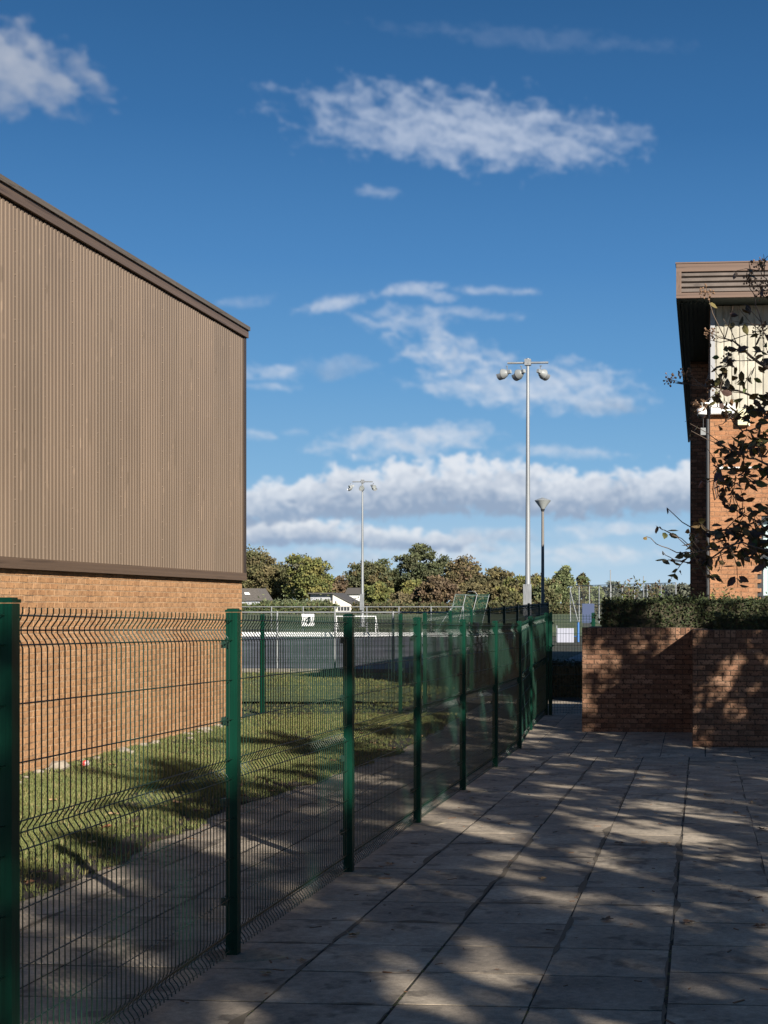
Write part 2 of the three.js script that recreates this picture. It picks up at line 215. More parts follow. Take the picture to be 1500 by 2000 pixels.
// paved path: bed of soil with each slab a piece of its own
const EDGE = (d) => -4.17 + (fbm(d * .55, 3.3, 12, 4) - .5) * .9;       // ragged edge where turf meets the slabs
const path = sheetOn('paved_path', -5.1, 1.25, -4, 29, (x, d) => paveY(d) - .0012, M.bed, 1, 66);
{
  const r = rng(5), variants = [];
  function slabGeo(w, l, seed) {
    const q = rng(seed), h = .05, c = .002, o = [q() * 9, q() * 9], pos = [], uv = [], nr = () => (q() - .5) * .006;
    const T = [[-w / 2 + c + nr(), -l / 2 + c + nr()], [w / 2 - c + nr(), -l / 2 + c + nr()], [w / 2 - c + nr(), l / 2 - c + nr()], [-w / 2 + c + nr(), l / 2 - c + nr()]], B = [[-w / 2, -l / 2], [w / 2, -l / 2], [w / 2, l / 2], [-w / 2, l / 2]];
    const push = (x, y, z) => { pos.push(x, y, z); uv.push(x + o[0], z + o[1]); };
    const quad = (a, b, cc, d) => { for (const p of [a, b, cc, a, cc, d]) push(...p); };
    const t = T.map(([x, z]) => [x, 0, z]), e = B.map(([x, z]) => [x, -.001, z]), b = B.map(([x, z]) => [x, -h, z]);
    quad(t[3], t[2], t[1], t[0]);
    for (let i = 0; i < 4; i++) { const j = (i + 1) % 4; quad(t[i], t[j], e[j], e[i]); quad(e[i], e[j], b[j], b[i]); }
    const g = new THREE.BufferGeometry(); g.setAttribute('position', new THREE.Float32BufferAttribute(pos, 3)); g.setAttribute('uv', new THREE.Float32BufferAttribute(uv, 2)); g.computeVertexNormals(); return g;
  }
  for (let i = 0; i < 12; i++) variants.push(slabGeo(.581, .585, 50 + i));
  const place = [];
  for (let col = -7; col <= 1; col++) {                                 // joints at x = -0.16 + 0.59 k
    const x0 = -.16 + col * .5925, jx = (r() - .5) * .03, off = col === -1 ? .0 : (r() - .5) * .02 + (col >= 0 ? .13 * (col + 1) : 0);
    for (let k = -8; k < 48; k++) {
      const d = .62 + k * .602 + off, cx = x0 + .2962 + jx * .3;
      if (d > 28) continue;
      place.push([cx + (r() - .5) * .006 + (d > 19 ? .21 : 0), d + (r() - .5) * .008, (r() - .5) * .012, (r() - .5) * .0035, (r() - .5) * .0035, .0012 + r() * .0012, Math.floor(r() * 12), Math.floor(r() * 5)]);
    }
  }
  const scored = place.filter((p) => p[0] > EDGE(p[1]) - .3).map((p) => { const y = paveY(p[1]), [u, v, dep] = project(V(p[0], y, -p[1])); const seen = dep > 2 && u > -90 && u < 1590 && v < 2090; return [seen ? 1 / (dep * dep * dep) : 0, p]; }).sort((a, b) => b[0] - a[0]);
  const rest = [];
  scored.forEach(([s, p], i) => {
    const [x, d, rot, tx, tz, dy, vi, mi] = p, slope = Math.atan2(paveY(d + .3) - paveY(d - .3), .6);
    const o = new THREE.Mesh(variants[vi], M.slab[mi]); o.name = 'slab'; o.position.set(x, paveY(d) + dy, -d); o.rotation.set(slope + tx * 1.2, rot, tz, 'YXZ');
    if (s > 0 && i < 295) path.add(o); else { o.updateMatrix(); rest.push(variants[vi].clone().applyMatrix4(o.matrix)); }
  });
  const more = part('slab_field', merge(rest), M.slab[0], path); more.userData.kind = 'stuff';
}
console.log('paving done');
const edgeY = (x, d) => paveY(d) + .009 + (fbm(x * 5, d * 5, 17, 3) - .5) * .008 + clamp((EDGE(d) - x) * .1, 0, .02);
sheetOn('turf_edge', -5.0, 0, -3.5, 24.6, (x, d) => x < -4.93 ? groundY(x, -d) - .05 : edgeY(x, d), M.soil, 14, 240, (i, d) => i * (EDGE(d) + (fbm(d * 4, 9, 2, 3) - .5) * .14));
const turfY = (x, d) => d < 24.6 && x > -4.93 ? Math.max(edgeY(x, d), groundY(x, -d)) : groundY(x, -d);
// soil bed, court, field
sheetOn('soil_bed', 1.0, 7, -6, 21.9, (x, d) => paveY(d) + .012 + clamp((x - 1.05) * .15, 0, .12) + (fbm(x * 3, d * 3, 7, 3) - .5) * .05, M.soil, 20, 90, (i, d) => i === 0 ? (fbm(d * 1.3, 1, 9, 3) - .5) * .35 : 0);
sheetOn('sports_court', -90, -8.6, 39.6, 84, (x, d) => -.222, M.asphalt);
sheetOn('playing_field', -420, 420, 84.5, 700, (x, d) => -.21, M.field, 4, 4);
sheetOn('mown_grass', -60, -5.6, 27.5, 38.9, (x, d) => groundY(x, -d) + .03, M.field, 6, 8);
{
  const k = thing('kerb_edging', 'pale concrete edging along the near side of the sports court', 'kerb');
  for (let i = 0; i < 36; i++) part('kerb_stone', box(.905, .16, .14, -8.9 - i * .915, -.19, -39.2), M.kerb, k);
  const f = thing('rebound_board', 'long low white board along the far side of the sports court', 'board', null, 0, 0, 0);
  for (let i = 0; i < 14; i++) part('board_panel', box(3.96, .24, .05, -12 - i * 4, -.10, -83.3), M.white, f);
}
// turf: real blades
{
  const r = rng(11), n = 90000, blade = [];
  for (let k = 0; k < 6; k++) { const w = r() * 6.28, lean = .2 + r() * .5, h = .018 + r() * .026, bx = (r() - .5) * .05, bz = (r() - .5) * .05, dx = Math.cos(w), dz = Math.sin(w), s = .0032; blade.push([bx - dz * s, 0, bz + dx * s, bx + dz * s, 0, bz - dx * s, bx + dx * h * lean * .45 + dz * s * .7, h * .62, bz + dz * h * lean * .45 - dx * s * .7, bx + dx * h * lean, h, bz + dz * h * lean]); }
  const im = new THREE.InstancedMesh(quadsGeo(blade), new THREE.MeshStandardMaterial({ roughness: .8, side: THREE.DoubleSide }), n), m4 = new THREE.Matrix4(), q = new THREE.Quaternion(), col = new THREE.Color(); let i = 0, tries = 0;
  while (i < n && tries++ < n * 6) {
    const d = i < n * .8 ? 5 + Math.pow(r(), 1.15) * 20 : 25.3 + r() * 13.5, x = i < n * .8 ? -7.72 + r() * 3.9 : -16 + r() * 10.6, e = EDGE(d) - .08;
    if (d < 25 && (x > e + .12 || (x > e - .15 && r() < .6))) continue;
    const thin = fbm(x * 1.4, d * 1.4, 33, 4); if (thin < .43 && r() < .75) continue;
    const s = .65 + r() * .75; m4.compose(V(x, turfY(x, d) + (d > 27.5 ? .03 : 0), -d), q.setFromAxisAngle(V(0, 1, 0), r() * 6.28), V(s, s * (.7 + r() * .6), s)); im.setMatrixAt(i, m4);
    const t = fbm(x * 2.2, d * 2.2, 71, 3), dry = r() < .16 ? .5 : 0; col.setRGB(lerp(.085, .15, t) + dry * .15, lerp(.11, .155, t) + dry * .06, lerp(.03, .045, t) + dry * .05); im.setColorAt(i, col); i++;
  }
  im.count = i; im.name = 'grass'; im.userData = { kind: 'stuff', label: 'short patchy green turf between the brick wall and the slabs', category: 'grass' }; scene.add(im);
}
console.log('turf done');

// ---------------------------------------------------------------- brickwork
function brickGeo(w, h, seed, proud = .010) {
  const q = rng(seed), c = .004, o = [q() * 7, q() * 7], pos = [], uv = [], n = () => (q() - .5) * .003;
  const F = [[-w / 2 + c + n(), -h / 2 + c + n()], [w / 2 - c + n(), -h / 2 + c + n()], [w / 2 - c + n(), h / 2 - c + n()], [-w / 2 + c + n(), h / 2 - c + n()]].map(([x, y]) => [x, y, proud + n() * .6]), E = [[-w / 2, -h / 2], [w / 2, -h / 2], [w / 2, h / 2], [-w / 2, h / 2]];
  const e = E.map(([x, y]) => [x, y, proud - .004]), b = E.map(([x, y]) => [x, y, -.006]);
  const quad = (a, bb, cc, d) => { for (const p of [a, bb, cc, a, cc, d]) { pos.push(...p); uv.push(p[0] + o[0], p[1] + p[2] + o[1]); } };
  quad(F[0], F[1], F[2], F[3]); for (let i = 0; i < 4; i++) { const j = (i + 1) % 4; quad(F[j], F[i], e[i], e[j]); quad(e[j], e[i], b[i], b[j]); }
  const g = new THREE.BufferGeometry(); g.setAttribute('position', new THREE.Float32BufferAttribute(pos, 3)); g.setAttribute('uv', new THREE.Float32BufferAttribute(uv, 2)); g.computeVertexNormals(); return g;
}
const geoCache = new Map();
const brickOf = (w, h, k, pr) => { const key = `${w.toFixed(3)}|${h.toFixed(3)}|${k}|${pr}`; if (!geoCache.has(key)) geoCache.set(key, brickGeo(w, h, k * 7 + Math.round(w * 1e4), pr)); return geoCache.get(key); };
// a face of brick: local x along the wall, y up, z outwards; parent carries the placing
function brickFace(parent, W, H, mats, mortar, { seed = 1, most = 300, holes = [], soldier = 0, thick = .1, from = 0, mortarPart = true, proud = .010 } = {}) {
  const r = rng(seed), list = [], L = .225, C = .075;
  const courses = Math.floor((H - soldier) / C + .01);
  for (let j = 0; j < courses; j++) {
    const y = from + j * C + C / 2; let s = (j % 2) * -L / 2 - (seed % 3) * .04;
    for (; s < W; s += L) { const a = Math.max(0, s), b = Math.min(W, s + L); if (b - a < .035) continue; if (holes.some(([x0, x1, y0, y1]) => (a + b) / 2 > x0 && (a + b) / 2 < x1 && y > y0 && y < y1)) continue; list.push([(a + b) / 2, y, b - a - .01, C - .011]); }
  }
  if (soldier) for (let s = 0; s < W - .02; s += .075) list.push([s + .0375, from + courses * C + soldier / 2, Math.min(.065, W - s - .01), soldier - .011]);
  parent.updateWorldMatrix(true, false);
  const scored = list.map((b) => { const p = parent.localToWorld(V(b[0], b[1], 0)), p2 = parent.localToWorld(V(b[0] + b[2], b[1] + b[3], 0)), A = project(p), B = project(p2); const inside = A[2] > 1 && A[0] > -20 && A[0] < 1520 && A[1] > -20 && A[1] < 2020; return [inside ? Math.abs((A[0] - B[0]) * (A[1] - B[1])) * (b[2] < .2 ? 1 : 1) : -1, b]; }).sort((a, b) => b[0] - a[0]);
  const rest = [[], [], [], [], []];
  scored.forEach(([s, [x, y, w, h]], i) => {
    const g = brickOf(w, h, Math.floor(r() * 5), proud), mi = Math.floor(r() * mats.length) % mats.length;
    const dz = (r() - .5) * .003, rz = (r() - .5) * .008;
    if (s > 0 && i < most) { const o = part('brick', g, mats[mi], parent); o.position.set(x, y, dz); o.rotation.z = rz; }
    else rest[mi % rest.length].push(g.clone().rotateZ(rz).translate(x, y, dz));
  });
  rest.forEach((l, i) => { if (l.length) { const o = part('brickwork', merge(l), mats[i], parent); o.userData.kind = 'stuff'; } });
  if (mortarPart) {
    const sh = new THREE.Shape([new THREE.Vector2(0, from), new THREE.Vector2(W, from), new THREE.Vector2(W, from + H), new THREE.Vector2(0, from + H)]);
    for (const [x0, x1, y0, y1] of holes) sh.holes.push(new THREE.Path([new THREE.Vector2(x0, y0), new THREE.Vector2(x0, y1), new THREE.Vector2(x1, y1), new THREE.Vector2(x1, y0)]));
    part('mortar', new THREE.ExtrudeGeometry(sh, { depth: thick, bevelEnabled: false }).translate(0, 0, -thick + .004), mortar, parent);
  }
}
function corrugated(W, H, pitch, crown, slope, depth, seed = 1, topY = null) {      // vertical ribs, local x along, y up, z out
  const pos = [], uv = [], q = rng(seed), o = [q() * 9, q() * 9], prof = [[0, 0]]; let s = 0;
  while (s < W - 1e-6) { const valley = pitch - crown - 2 * slope; for (const [ds, z] of [[valley / 2, 0], [slope, depth], [crown, depth], [slope, 0], [valley / 2, 0]]) { s += ds; prof.push([Math.min(s, W), z]); } }
  for (let i = 0; i + 1 < prof.length; i++) {
    const [x0, z0] = prof[i], [x1, z1] = prof[i + 1]; if (x1 - x0 < 1e-6) continue;
    const a = [x0, 0, z0], b = [x1, 0, z1], c = [x1, H, z1], d = [x0, H, z0];
    for (const p of [a, b, c, a, c, d]) { pos.push(...p); uv.push(p[0] + o[0], p[1] + o[1]); }
  }
  const g = new THREE.BufferGeometry(); g.setAttribute('position', new THREE.Float32BufferAttribute(pos, 3)); g.setAttribute('uv', new THREE.Float32BufferAttribute(uv, 2)); g.computeVertexNormals(); return g;
}
// ---------------------------------------------------------------- the clad hall
{
  const X = -7.75, D0 = 3.0, D1 = 24.3, Y0 = -.42, YC = 2.07, YT = 6.33, LEN = D1 - D0;
  const b = thing('sports_hall', 'brown ribbed metal clad hall on a tan brick base beside the turf', 'building');
  const core = part('hall_core', span(-40, X - .13, Y0, YT - .02, -D0 + .0, -D1 + .02), M.sheet[0], b);
  const wall = partGroup('brick_wall', b); wall.position.set(X - .06, 0, -D0); wall.rotation.y = Math.PI / 2;
  brickFace(wall, LEN, YC - Y0, M.tan, M.tanMortar, { seed: 21, most: 290, from: Y0, thick: .07, proud: .0065 });
  const end = partGroup('end_wall', b);
  part('brickwork', span(-40, X - .125, Y0, YC, -D1 + .02, -D1 - .02), M.tan[1], end); part('sheeting', span(-40, X - .1, YC, YT, -D1 + .02, -D1 - .03), M.sheet[0], end);
  const pitch = .0945, cols = 8, sw = pitch * cols, n = Math.ceil(LEN / sw);
  const clad = partGroup('cladding', b); clad.position.set(X - .03, YC + .11, -D0); clad.rotation.y = Math.PI / 2;
  const v = [1, 2, 3, 4].map((k) => corrugated(sw, YT - YC - .27, pitch, .0585, .008, .030, k));
  for (let i = 0; i < n; i++) { const x = LEN - (i + 1) * sw - .09; const o = part('sheet', v[i % 4], M.sheet[(i * 7) % 3], clad); o.position.set(x, 0, (i % 2) * .004); }
  // fixings along the sheet laps
  const scr = new THREE.CylinderGeometry(.008, .010, .008, 6).rotateX(Math.PI / 2), sc = [];
  for (let i = 0; i < n; i++) for (let j = 0; j < 16; j++) sc.push(scr.clone().translate(LEN - (i + 1) * sw - .09 + .0472, .15 + j * .255, .033));
  part('fixings', merge(sc), mat(.19, .138, .098, .5), clad).userData.kind = 'stuff';
  part('drip_flashing', merge([span(X - .12, X + .025, YC - .012, YC + .012, -D0, -D1 - .03), span(X + .005, X + .022, YC + .012, YC + .115, -D0, -D1 - .03)]), M.trimBrown, b);
  part('corner_trim', span(X - .1, X + .012, YC + .116, YT - .14, -D1 + .085, -D1 - .04), M.trimDark, b);
  // roof edge: shadow gap, two-step fascia, cap, joints
  part('shadow_gap', span(X - .12, X - .02, YT - .2, YT - .136, -D0, -D1 - .02), M.trimDark, b);
  part('gutter_board', span(X - .1, X + .045, YT - .135, YT - .014, -D0, -D1 - .06), M.trimBrown, b);
  for (let i = 0; i < 6; i++) part('roof_cap', span(X - .3, X + .075, YT - .011, YT + .055, -D0 - i * 3.56 - .006, -D0 - Math.min((i + 1) * 3.56, LEN + .08)), M.capBrown, b);
  part('roof', span(-40, X - .31, YT - .1, YT + .02, -D0, -D1), M.trimDark, b);
}
console.log('hall done');
// ---------------------------------------------------------------- brick office building
{
  const D = 24.5, X0 = .14, X1 = 14, Y0 = -.4, YB = 4.86, YS = 6.64, YR = 7.20, DF = 23.82, XE = -.41, DB = 44.8;
  const b = thing('office_building', 'orange brick building with cream upper cladding and brown ribbed roof fascia', 'building');
  part('core', span(X0 + .12, X1, Y0, YS - .02, -D - .5, -DB), M.orange[1], b);
  const win = [.93, 2.5, 1.70, 3.14], front = partGroup('front_wall', b); front.position.set(X0, 0, -D);
  brickFace(front, X1 - X0, YB - Y0, M.orange, M.orangeMortar, { seed: 4, most: 290, from: Y0, thick: .22, proud: .007, holes: [[win[0] - X0, win[1] - X0, win[2], win[3]], [4.2, 6.2, 1.70, 3.14], [8.2, 10.2, 1.7, 3.14]] });
  const side = partGroup('side_wall', b); side.position.set(X0 + .12, 0, -D - 6); side.rotation.y = -Math.PI / 2; // plain return in shade
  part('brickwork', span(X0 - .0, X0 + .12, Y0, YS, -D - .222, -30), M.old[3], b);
  // projecting stair block along the side, in the building's own shadow
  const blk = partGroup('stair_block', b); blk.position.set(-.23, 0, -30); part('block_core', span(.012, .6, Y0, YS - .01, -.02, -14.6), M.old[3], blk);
  brickFace(blk, .37, YS - Y0 - .02, M.old, M.oldMortar, { seed: 8, most: 150, from: Y0, thick: .02 });
  // cream sheeting
  const cl = partGroup('upper_cladding', b); cl.position.set(X0 + .04, YB + .02, -D + .03);
  const g1 = corrugated(.78, YS - YB - .03, .13, .085, .014, .016, 9);
  for (let i = 0; i < 17; i++) { const o = part('sheet', g1, M.cream, cl); o.position.set(.05 + i * .78, 0, (i % 2) * .001); }
  part('sheet_backing', span(.03, X1 - X0, 0, YS - YB - .03, -.002, -.3), M.cream, cl);
  part('corner_post', span(-.03, .045, -.02, YS - YB - .04, .035, -.26), mat(.34, .34, .34, .5), cl).userData.label = 'pale grey corner trim';
  // roof: fascia with ribs, soffit with ribs, eave along the side
  const roof = partGroup('roof', b);
  part('fascia_board', merge([span(XE, X1, YR - .13, YR, -DF, -DF - .05), span(XE, X1, YS, YS + .085, -DF, -DF - .05), span(XE, XE + .085, YS + .085, YR - .13, -DF, -DF - .05)]), M.fascia, roof);
  const ribs = [[0, 0]]; const RH = (YR - .13 - YS - .085) / 4, ribShape = new THREE.Shape(); ribShape.moveTo(.07, 0); ribShape.lineTo(.06, 0);
  for (let k = 0; k < 4; k++) { const y = k * RH; ribShape.lineTo(.055, y + .002); ribShape.lineTo(.010, y + RH * .2); ribShape.lineTo(.010, y + RH * .7); ribShape.lineTo(.055, y + RH * .78); ribShape.lineTo(.055, y + RH * .998); }
  ribShape.lineTo(.07, RH * 4); ribShape.closePath();
  part('ribbed_panel', new THREE.ExtrudeGeometry(ribShape, { depth: X1 - XE - .085, bevelEnabled: false }).rotateY(Math.PI / 2).translate(XE + .085, YS + .085, -DF), M.fasciaRib, roof);
  part('top_capping', span(XE - .012, X1, YR, YR + .022, -DF + .012, -DF - .3), M.fascia, roof);
  part('roof_deck', span(XE + .02, X1, YR - .2, YR - .01, -DF - .06, -DB), M.trimDark, roof);
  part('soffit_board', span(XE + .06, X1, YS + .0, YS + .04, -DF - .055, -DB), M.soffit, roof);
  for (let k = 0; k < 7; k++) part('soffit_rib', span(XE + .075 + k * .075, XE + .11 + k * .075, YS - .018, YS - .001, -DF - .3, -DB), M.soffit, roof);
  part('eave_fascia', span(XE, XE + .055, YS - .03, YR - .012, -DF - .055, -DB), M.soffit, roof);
  // window with blind
  function window_(x0, x1, y0, y1) {
    const w = partGroup('window', b), z = -D - .06, f = .10;
    part('frame', merge([span(x0, x1, y0, y0 + f, z + .03, z - .04), span(x0, x1, y1 - f, y1, z + .03, z - .04), span(x0, x0 + f, y0 + f, y1 - f, z + .03, z - .04), span(x1 - f, x1, y0 + f, y1 - f, z + .03, z - .04), span(x0 + f, x1 - f, y0 + .74, y0 + .86, z + .028, z - .03)]), M.darkMetal, w);
    part('pane', span(x0 + f, x1 - f, y0 + f, y0 + .74, z - .005, z - .011), M.glass, w); part('pane', span(x0 + f, x1 - f, y0 + .86, y1 - f, z - .005, z - .011), M.glass, w);
    part('sill', span(x0 - .04, x1 + .04, y0 - .05, y0 - .002, -D + .06, -D - .1), M.darkMetal, w);
    for (let k = 0; k < 12; k++) part('blind_slat', span(x0 + .06 + k * .122, x0 + .06 + k * .122 + .117, y0 + .06, y1 - .06, z - .07 - (k % 2) * .012, z - .074 - (k % 2) * .012), M.white, w);
    part('reveal', span(x0 - .005, x1 + .005, y0 - .0, y1, z - .13, z - .15), M.trimDark, w);
  }
  window_(...win); window_(4.2, 6.2, 1.7, 3.14); window_(8.2, 10.2, 1.7, 3.14);
  // pipe and conduit
  part('downpipe', rod(V(X0 - .035, Y0 + .1, -D + .0), V(X0 - .035, 4.75, -D + .0), .028, .028, 10), M.darkMetal, b);
  part('conduit', merge([rod(V(.33, 3.93, -D + .035), V(.95, 3.93, -D + .035), .016, .016, 8), box(.06, .06, .06, .33, 3.94, -D + .035)]), M.pvc, b);
  part('cable', tube([V(.30, 3.93, -D + .03), V(.25, 3.85, -D + .04), V(.22, 3.6, -D + .05), V(.26, 3.42, -D + .06), V(.31, 3.5, -D + .05), V(.28, 3.7, -D + .04)], .008, 5), M.darkMetal, b);
}
{ // things fixed to it
  const cam = thing('security_camera', 'white dome security camera hanging from bracket at building corner', 'security camera', null, .005, 4.86, -24.3);
  part('housing', new THREE.LatheGeometry([[0, .07], [.05, .066], [.077, .035], [.082, -.02], [.082, -.06], [.07, -.062]].map((p) => new THREE.Vector2(...p)), 20), M.white, cam);
  part('dome', new THREE.SphereGeometry(.07, 18, 10, 0, 6.29, Math.PI / 2, Math.PI / 2).translate(0, -.062, 0), M.dome, cam);
  part('bracket', merge([rod(V(0, .06, 0), V(0, .14, 0), .018), rod(V(0, .13, 0), V(.16, .13, -.05), .018), box(.06, .12, .05, .16, .12, -.1)]), M.white, cam);
  const jb = thing('junction_box', 'small grey junction box below the dome camera', 'junction box', null, .03, 4.54, -24.49);
  part('lid', box(.085, .12, .04, 0, 0, .02), M.lampGrey, jb); part('cable', rod(V(.0, .06, .02), V(.0, .28, .02), .008), M.darkMetal, jb);
  const wb = thing('equipment_box', 'flat white equipment box under the cream cladding', 'box', null, .36, 4.90, -24.42);
  part('case', box(.42, .17, .1), M.pvc, wb); part('lid', box(.40, .15, .012, 0, 0, .058), M.white, wb); part('gland', rod(V(.1, -.085, 0), V(.1, -.16, 0), .012), M.darkMetal, wb);
  const al = thing('alarm_box', 'pale yellow alarm box on the orange brick wall', 'alarm box', null, .70, 4.77, -24.43);
  part('cover', box(.19, .27, .085), M.yellowBox, al); part('base', box(.21, .29, .02, 0, 0, -.054), M.pvc, al);
}
console.log('office done');
// ---------------------------------------------------------------- planter wall with hedge
{
  const Y = -.462, TOP = 1.30;
  const p = thing('planter_wall', 'stepped brown brick planter wall with brick on edge coping', 'wall');
  const a = partGroup('set_back_wall', p); a.position.set(-1.82, 0, -22.25); brickFace(a, 1.70, TOP - Y, M.old, M.oldMortar, { seed: 31, most: 230, from: Y, soldier: .112, thick: .2, proud: .012 });
  const c = partGroup('forward_wall', p); c.position.set(-.125, 0, -20.3); brickFace(c, 6.0, TOP - Y, M.old, M.oldMortar, { seed: 34, most: 280, from: Y, soldier: .112, thick: .2, proud: .012 });
  part('return_wall', span(-.12, .09, Y, TOP - .012, -20.51, -22.24), M.old[1], p);
  part('side_wall', span(-1.815, -1.62, Y, TOP - .012, -22.455, -24.2), M.old[1], p);
  part('soil', span(-1.61, 8, Y, TOP - .16, -22.46, -24.25), M.soil, p); part('soil', span(.1, 6, Y, TOP - .16, -20.51, -22.455), M.soil, p);
}
function hedge(name, label, x0, x1, y0, y1, d0, d1, n, size, seed, cols, cat = 'hedge', lump = .09) {
  const r = rng(seed), o = thing(name, label, cat), quads = [], colors = [], core = new THREE.BoxGeometry(x1 - x0 - size * 2, y1 - y0 - size, d1 - d0 - size * 2, 24, 4, 6).translate((x0 + x1) / 2, (y0 + y1) / 2 - size / 2, -(d0 + d1) / 2);
  part('hedge_core', core, mat(.06, .052, .03, 1), o);  // solid dark brown box filling the inside behind the leaves
  for (let i = 0; i < n; i++) {
    let x = lerp(x0, x1, r()), y, d; const f = r();
    if (f < .5) { d = d0 + Math.abs(r() - r()) * .18; y = lerp(y0, y1, r()); } else if (f < .9) { y = y1 - Math.abs(r() - r()) * .16; d = lerp(d0, d1, r()); } else { x = x0 + Math.abs(r() - r()) * .15; y = lerp(y0, y1, r()); d = lerp(d0, d1, r()); }
    const b = fbm(x * 2.3, d * 2.3 + y * 2, seed, 4) - .5; y += b * lump * 2 * clamp((y - y0) / (y1 - y0)); d -= b * lump; if (r() < .02) y += r() * size * 3;
    const dir = randDir(r), side = dir.clone().cross(randDir(r)).normalize(), s = size * (.6 + r() * .8); quads.push(leafQuad(V(x, y, -d), dir, side, s, s * .5)); const c = cols[Math.floor(r() * cols.length)], k = .7 + r() * .6; colors.push(c.map((t) => t * k));
  }
  part('foliage', quadsGeo(quads, colors), vLeaf, o); return o;
}
hedge('clipped_hedge', 'clipped dark green hedge growing in the brick planter', -1.52, 4.2, 1.1, 1.72, 22.35, 23.9, 26000, .05, 61, [[.026, .038, .010], [.036, .052, .014], [.055, .066, .018], [.022, .032, .009]]);
hedge('clipped_hedge', 'second stretch of dark hedge above the forward planter wall', .2, 5, 1.12, 1.50, 20.45, 22.3, 16000, .05, 62, [[.03, .042, .011], [.045, .056, .015], [.07, .075, .022]]);
function sprig(name, label, base, h, n, spread, seed, cols, leaf = .06, cat = 'shrub', group) {
  const r = rng(seed), o = thing(name, label, cat, group, base.x, base.y, base.z), quads = [], colors = [];
  for (let k = 0; k < n; k++) {
    const w = r() * 6.28, top = V(Math.cos(w) * spread * r(), h * (.55 + r() * .45), Math.sin(w) * spread * r()), pts = []; for (let i = 0; i <= 5; i++) { const t = i / 5; pts.push(V(top.x * t * t + (r() - .5) * .02, top.y * t, top.z * t * t + (r() - .5) * .02)); }
    part('stem', tube(pts, pts.map((_, i) => .009 * (1 - i / 6)), 5), M.twig, o);
    for (let i = 0; i < h * 42; i++) { const t = .15 + r() * .85, q = pts[Math.min(5, Math.floor(t * 5))].clone().lerp(pts[Math.min(5, Math.floor(t * 5) + 1)], t * 5 % 1), dir = randDir(r); dir.y = Math.abs(dir.y) * .6; const c = cols[Math.floor(r() * cols.length)]; const s = leaf * (.6 + r() * .7); quads.push(leafQuad(q, dir.normalize(), dir.clone().cross(randDir(r)).normalize(), s, s * .55)); colors.push(c.map((v) => v * (.7 + r() * .6))); }
  }
  part('foliage', quadsGeo(quads, colors), vLeaf, o); return o;
}
const SG = [[.06, .08, .02], [.09, .10, .03], [.12, .09, .03]];
sprig('shrub', 'dark leafy shrub rising behind the hedge end', V(xAt(1228, 24.6), 1.2, -24.6), .92, 9, .28, 71, SG, .07);
sprig('shrub', 'tall thin shrub with spiky tips behind the hedge', V(xAt(1284, 25.2), 1.2, -25.2), 1.05, 7, .3, 72, [[.10, .08, .035], [.07, .08, .03]], .06);
sprig('shrub', 'brownish bush beside the shaded building corner', V(xAt(1325, 25.6), 1.2, -25.6), .78, 10, .3, 73, [[.14, .10, .04], [.10, .09, .04]], .07);
sprig('shrub', 'sparse sunlit shrub against the orange brick wall', V(xAt(1415, 24.2), 1.25, -24.2), .78, 5, .3, 74, [[.16, .15, .05], [.12, .12, .04]], .06);
sprig('shrub', 'narrow green climber beside the black downpipe', V(xAt(1392, 24.3), 1.3, -24.3), .75, 5, .1, 75, [[.15, .16, .05]], .05);
sprig('shrub', 'low yellow green shrub under the office window', V(xAt(1470, 24.0), 1.4, -24.0), .42, 9, .4, 76, [[.2, .19, .06], [.14, .15, .05]], .06);
sprig('shrub', 'yellowish leafy sprigs at the planter corner', V(xAt(1182, 22.5), 1.28, -22.5), .22, 8, .25, 77, [[.14, .14, .05], [.08, .10, .03]], .05);
console.log('planter done');
// ---------------------------------------------------------------- green mesh fences
const foldY = [[1.73, 0], [1.70, 0], [1.65, -.036], [1.60, 0], [1.0, 0], [.95, -.036], [.90, 0], [.13, 0], [.085, -.036], [.04, 0], [.02, 0]];   // height, offset sideways
const rowY = [1.70, 1.65, 1.60, 1.40, 1.20, 1.0, .95, .90, .70, .50, .30, .13, .085, .04], rowZ = (y) => foldY.find(([h, o]) => Math.abs(h - y) < 1e-6)?.[1] ?? 0;
const wireGeo = (() => {                                              // one upright wire with its three folds, rounded a little
  const pts = []; for (let i = 0; i < foldY.length; i++) { const [y, o] = foldY[i]; if (i > 0 && i + 1 < foldY.length) { const [ya, oa] = foldY[i - 1], [yb, ob] = foldY[i + 1], f = (y2, o2) => { const L = Math.hypot(y2 - y, o2 - o), k = Math.min(.013 / L, .4); return V(0, y + (y2 - y) * k, o + (o2 - o) * k); }; pts.push(f(ya, oa), f(yb, ob)); } else pts.push(V(0, y, o)); }
  return tube(pts, .0026, 4);
})();
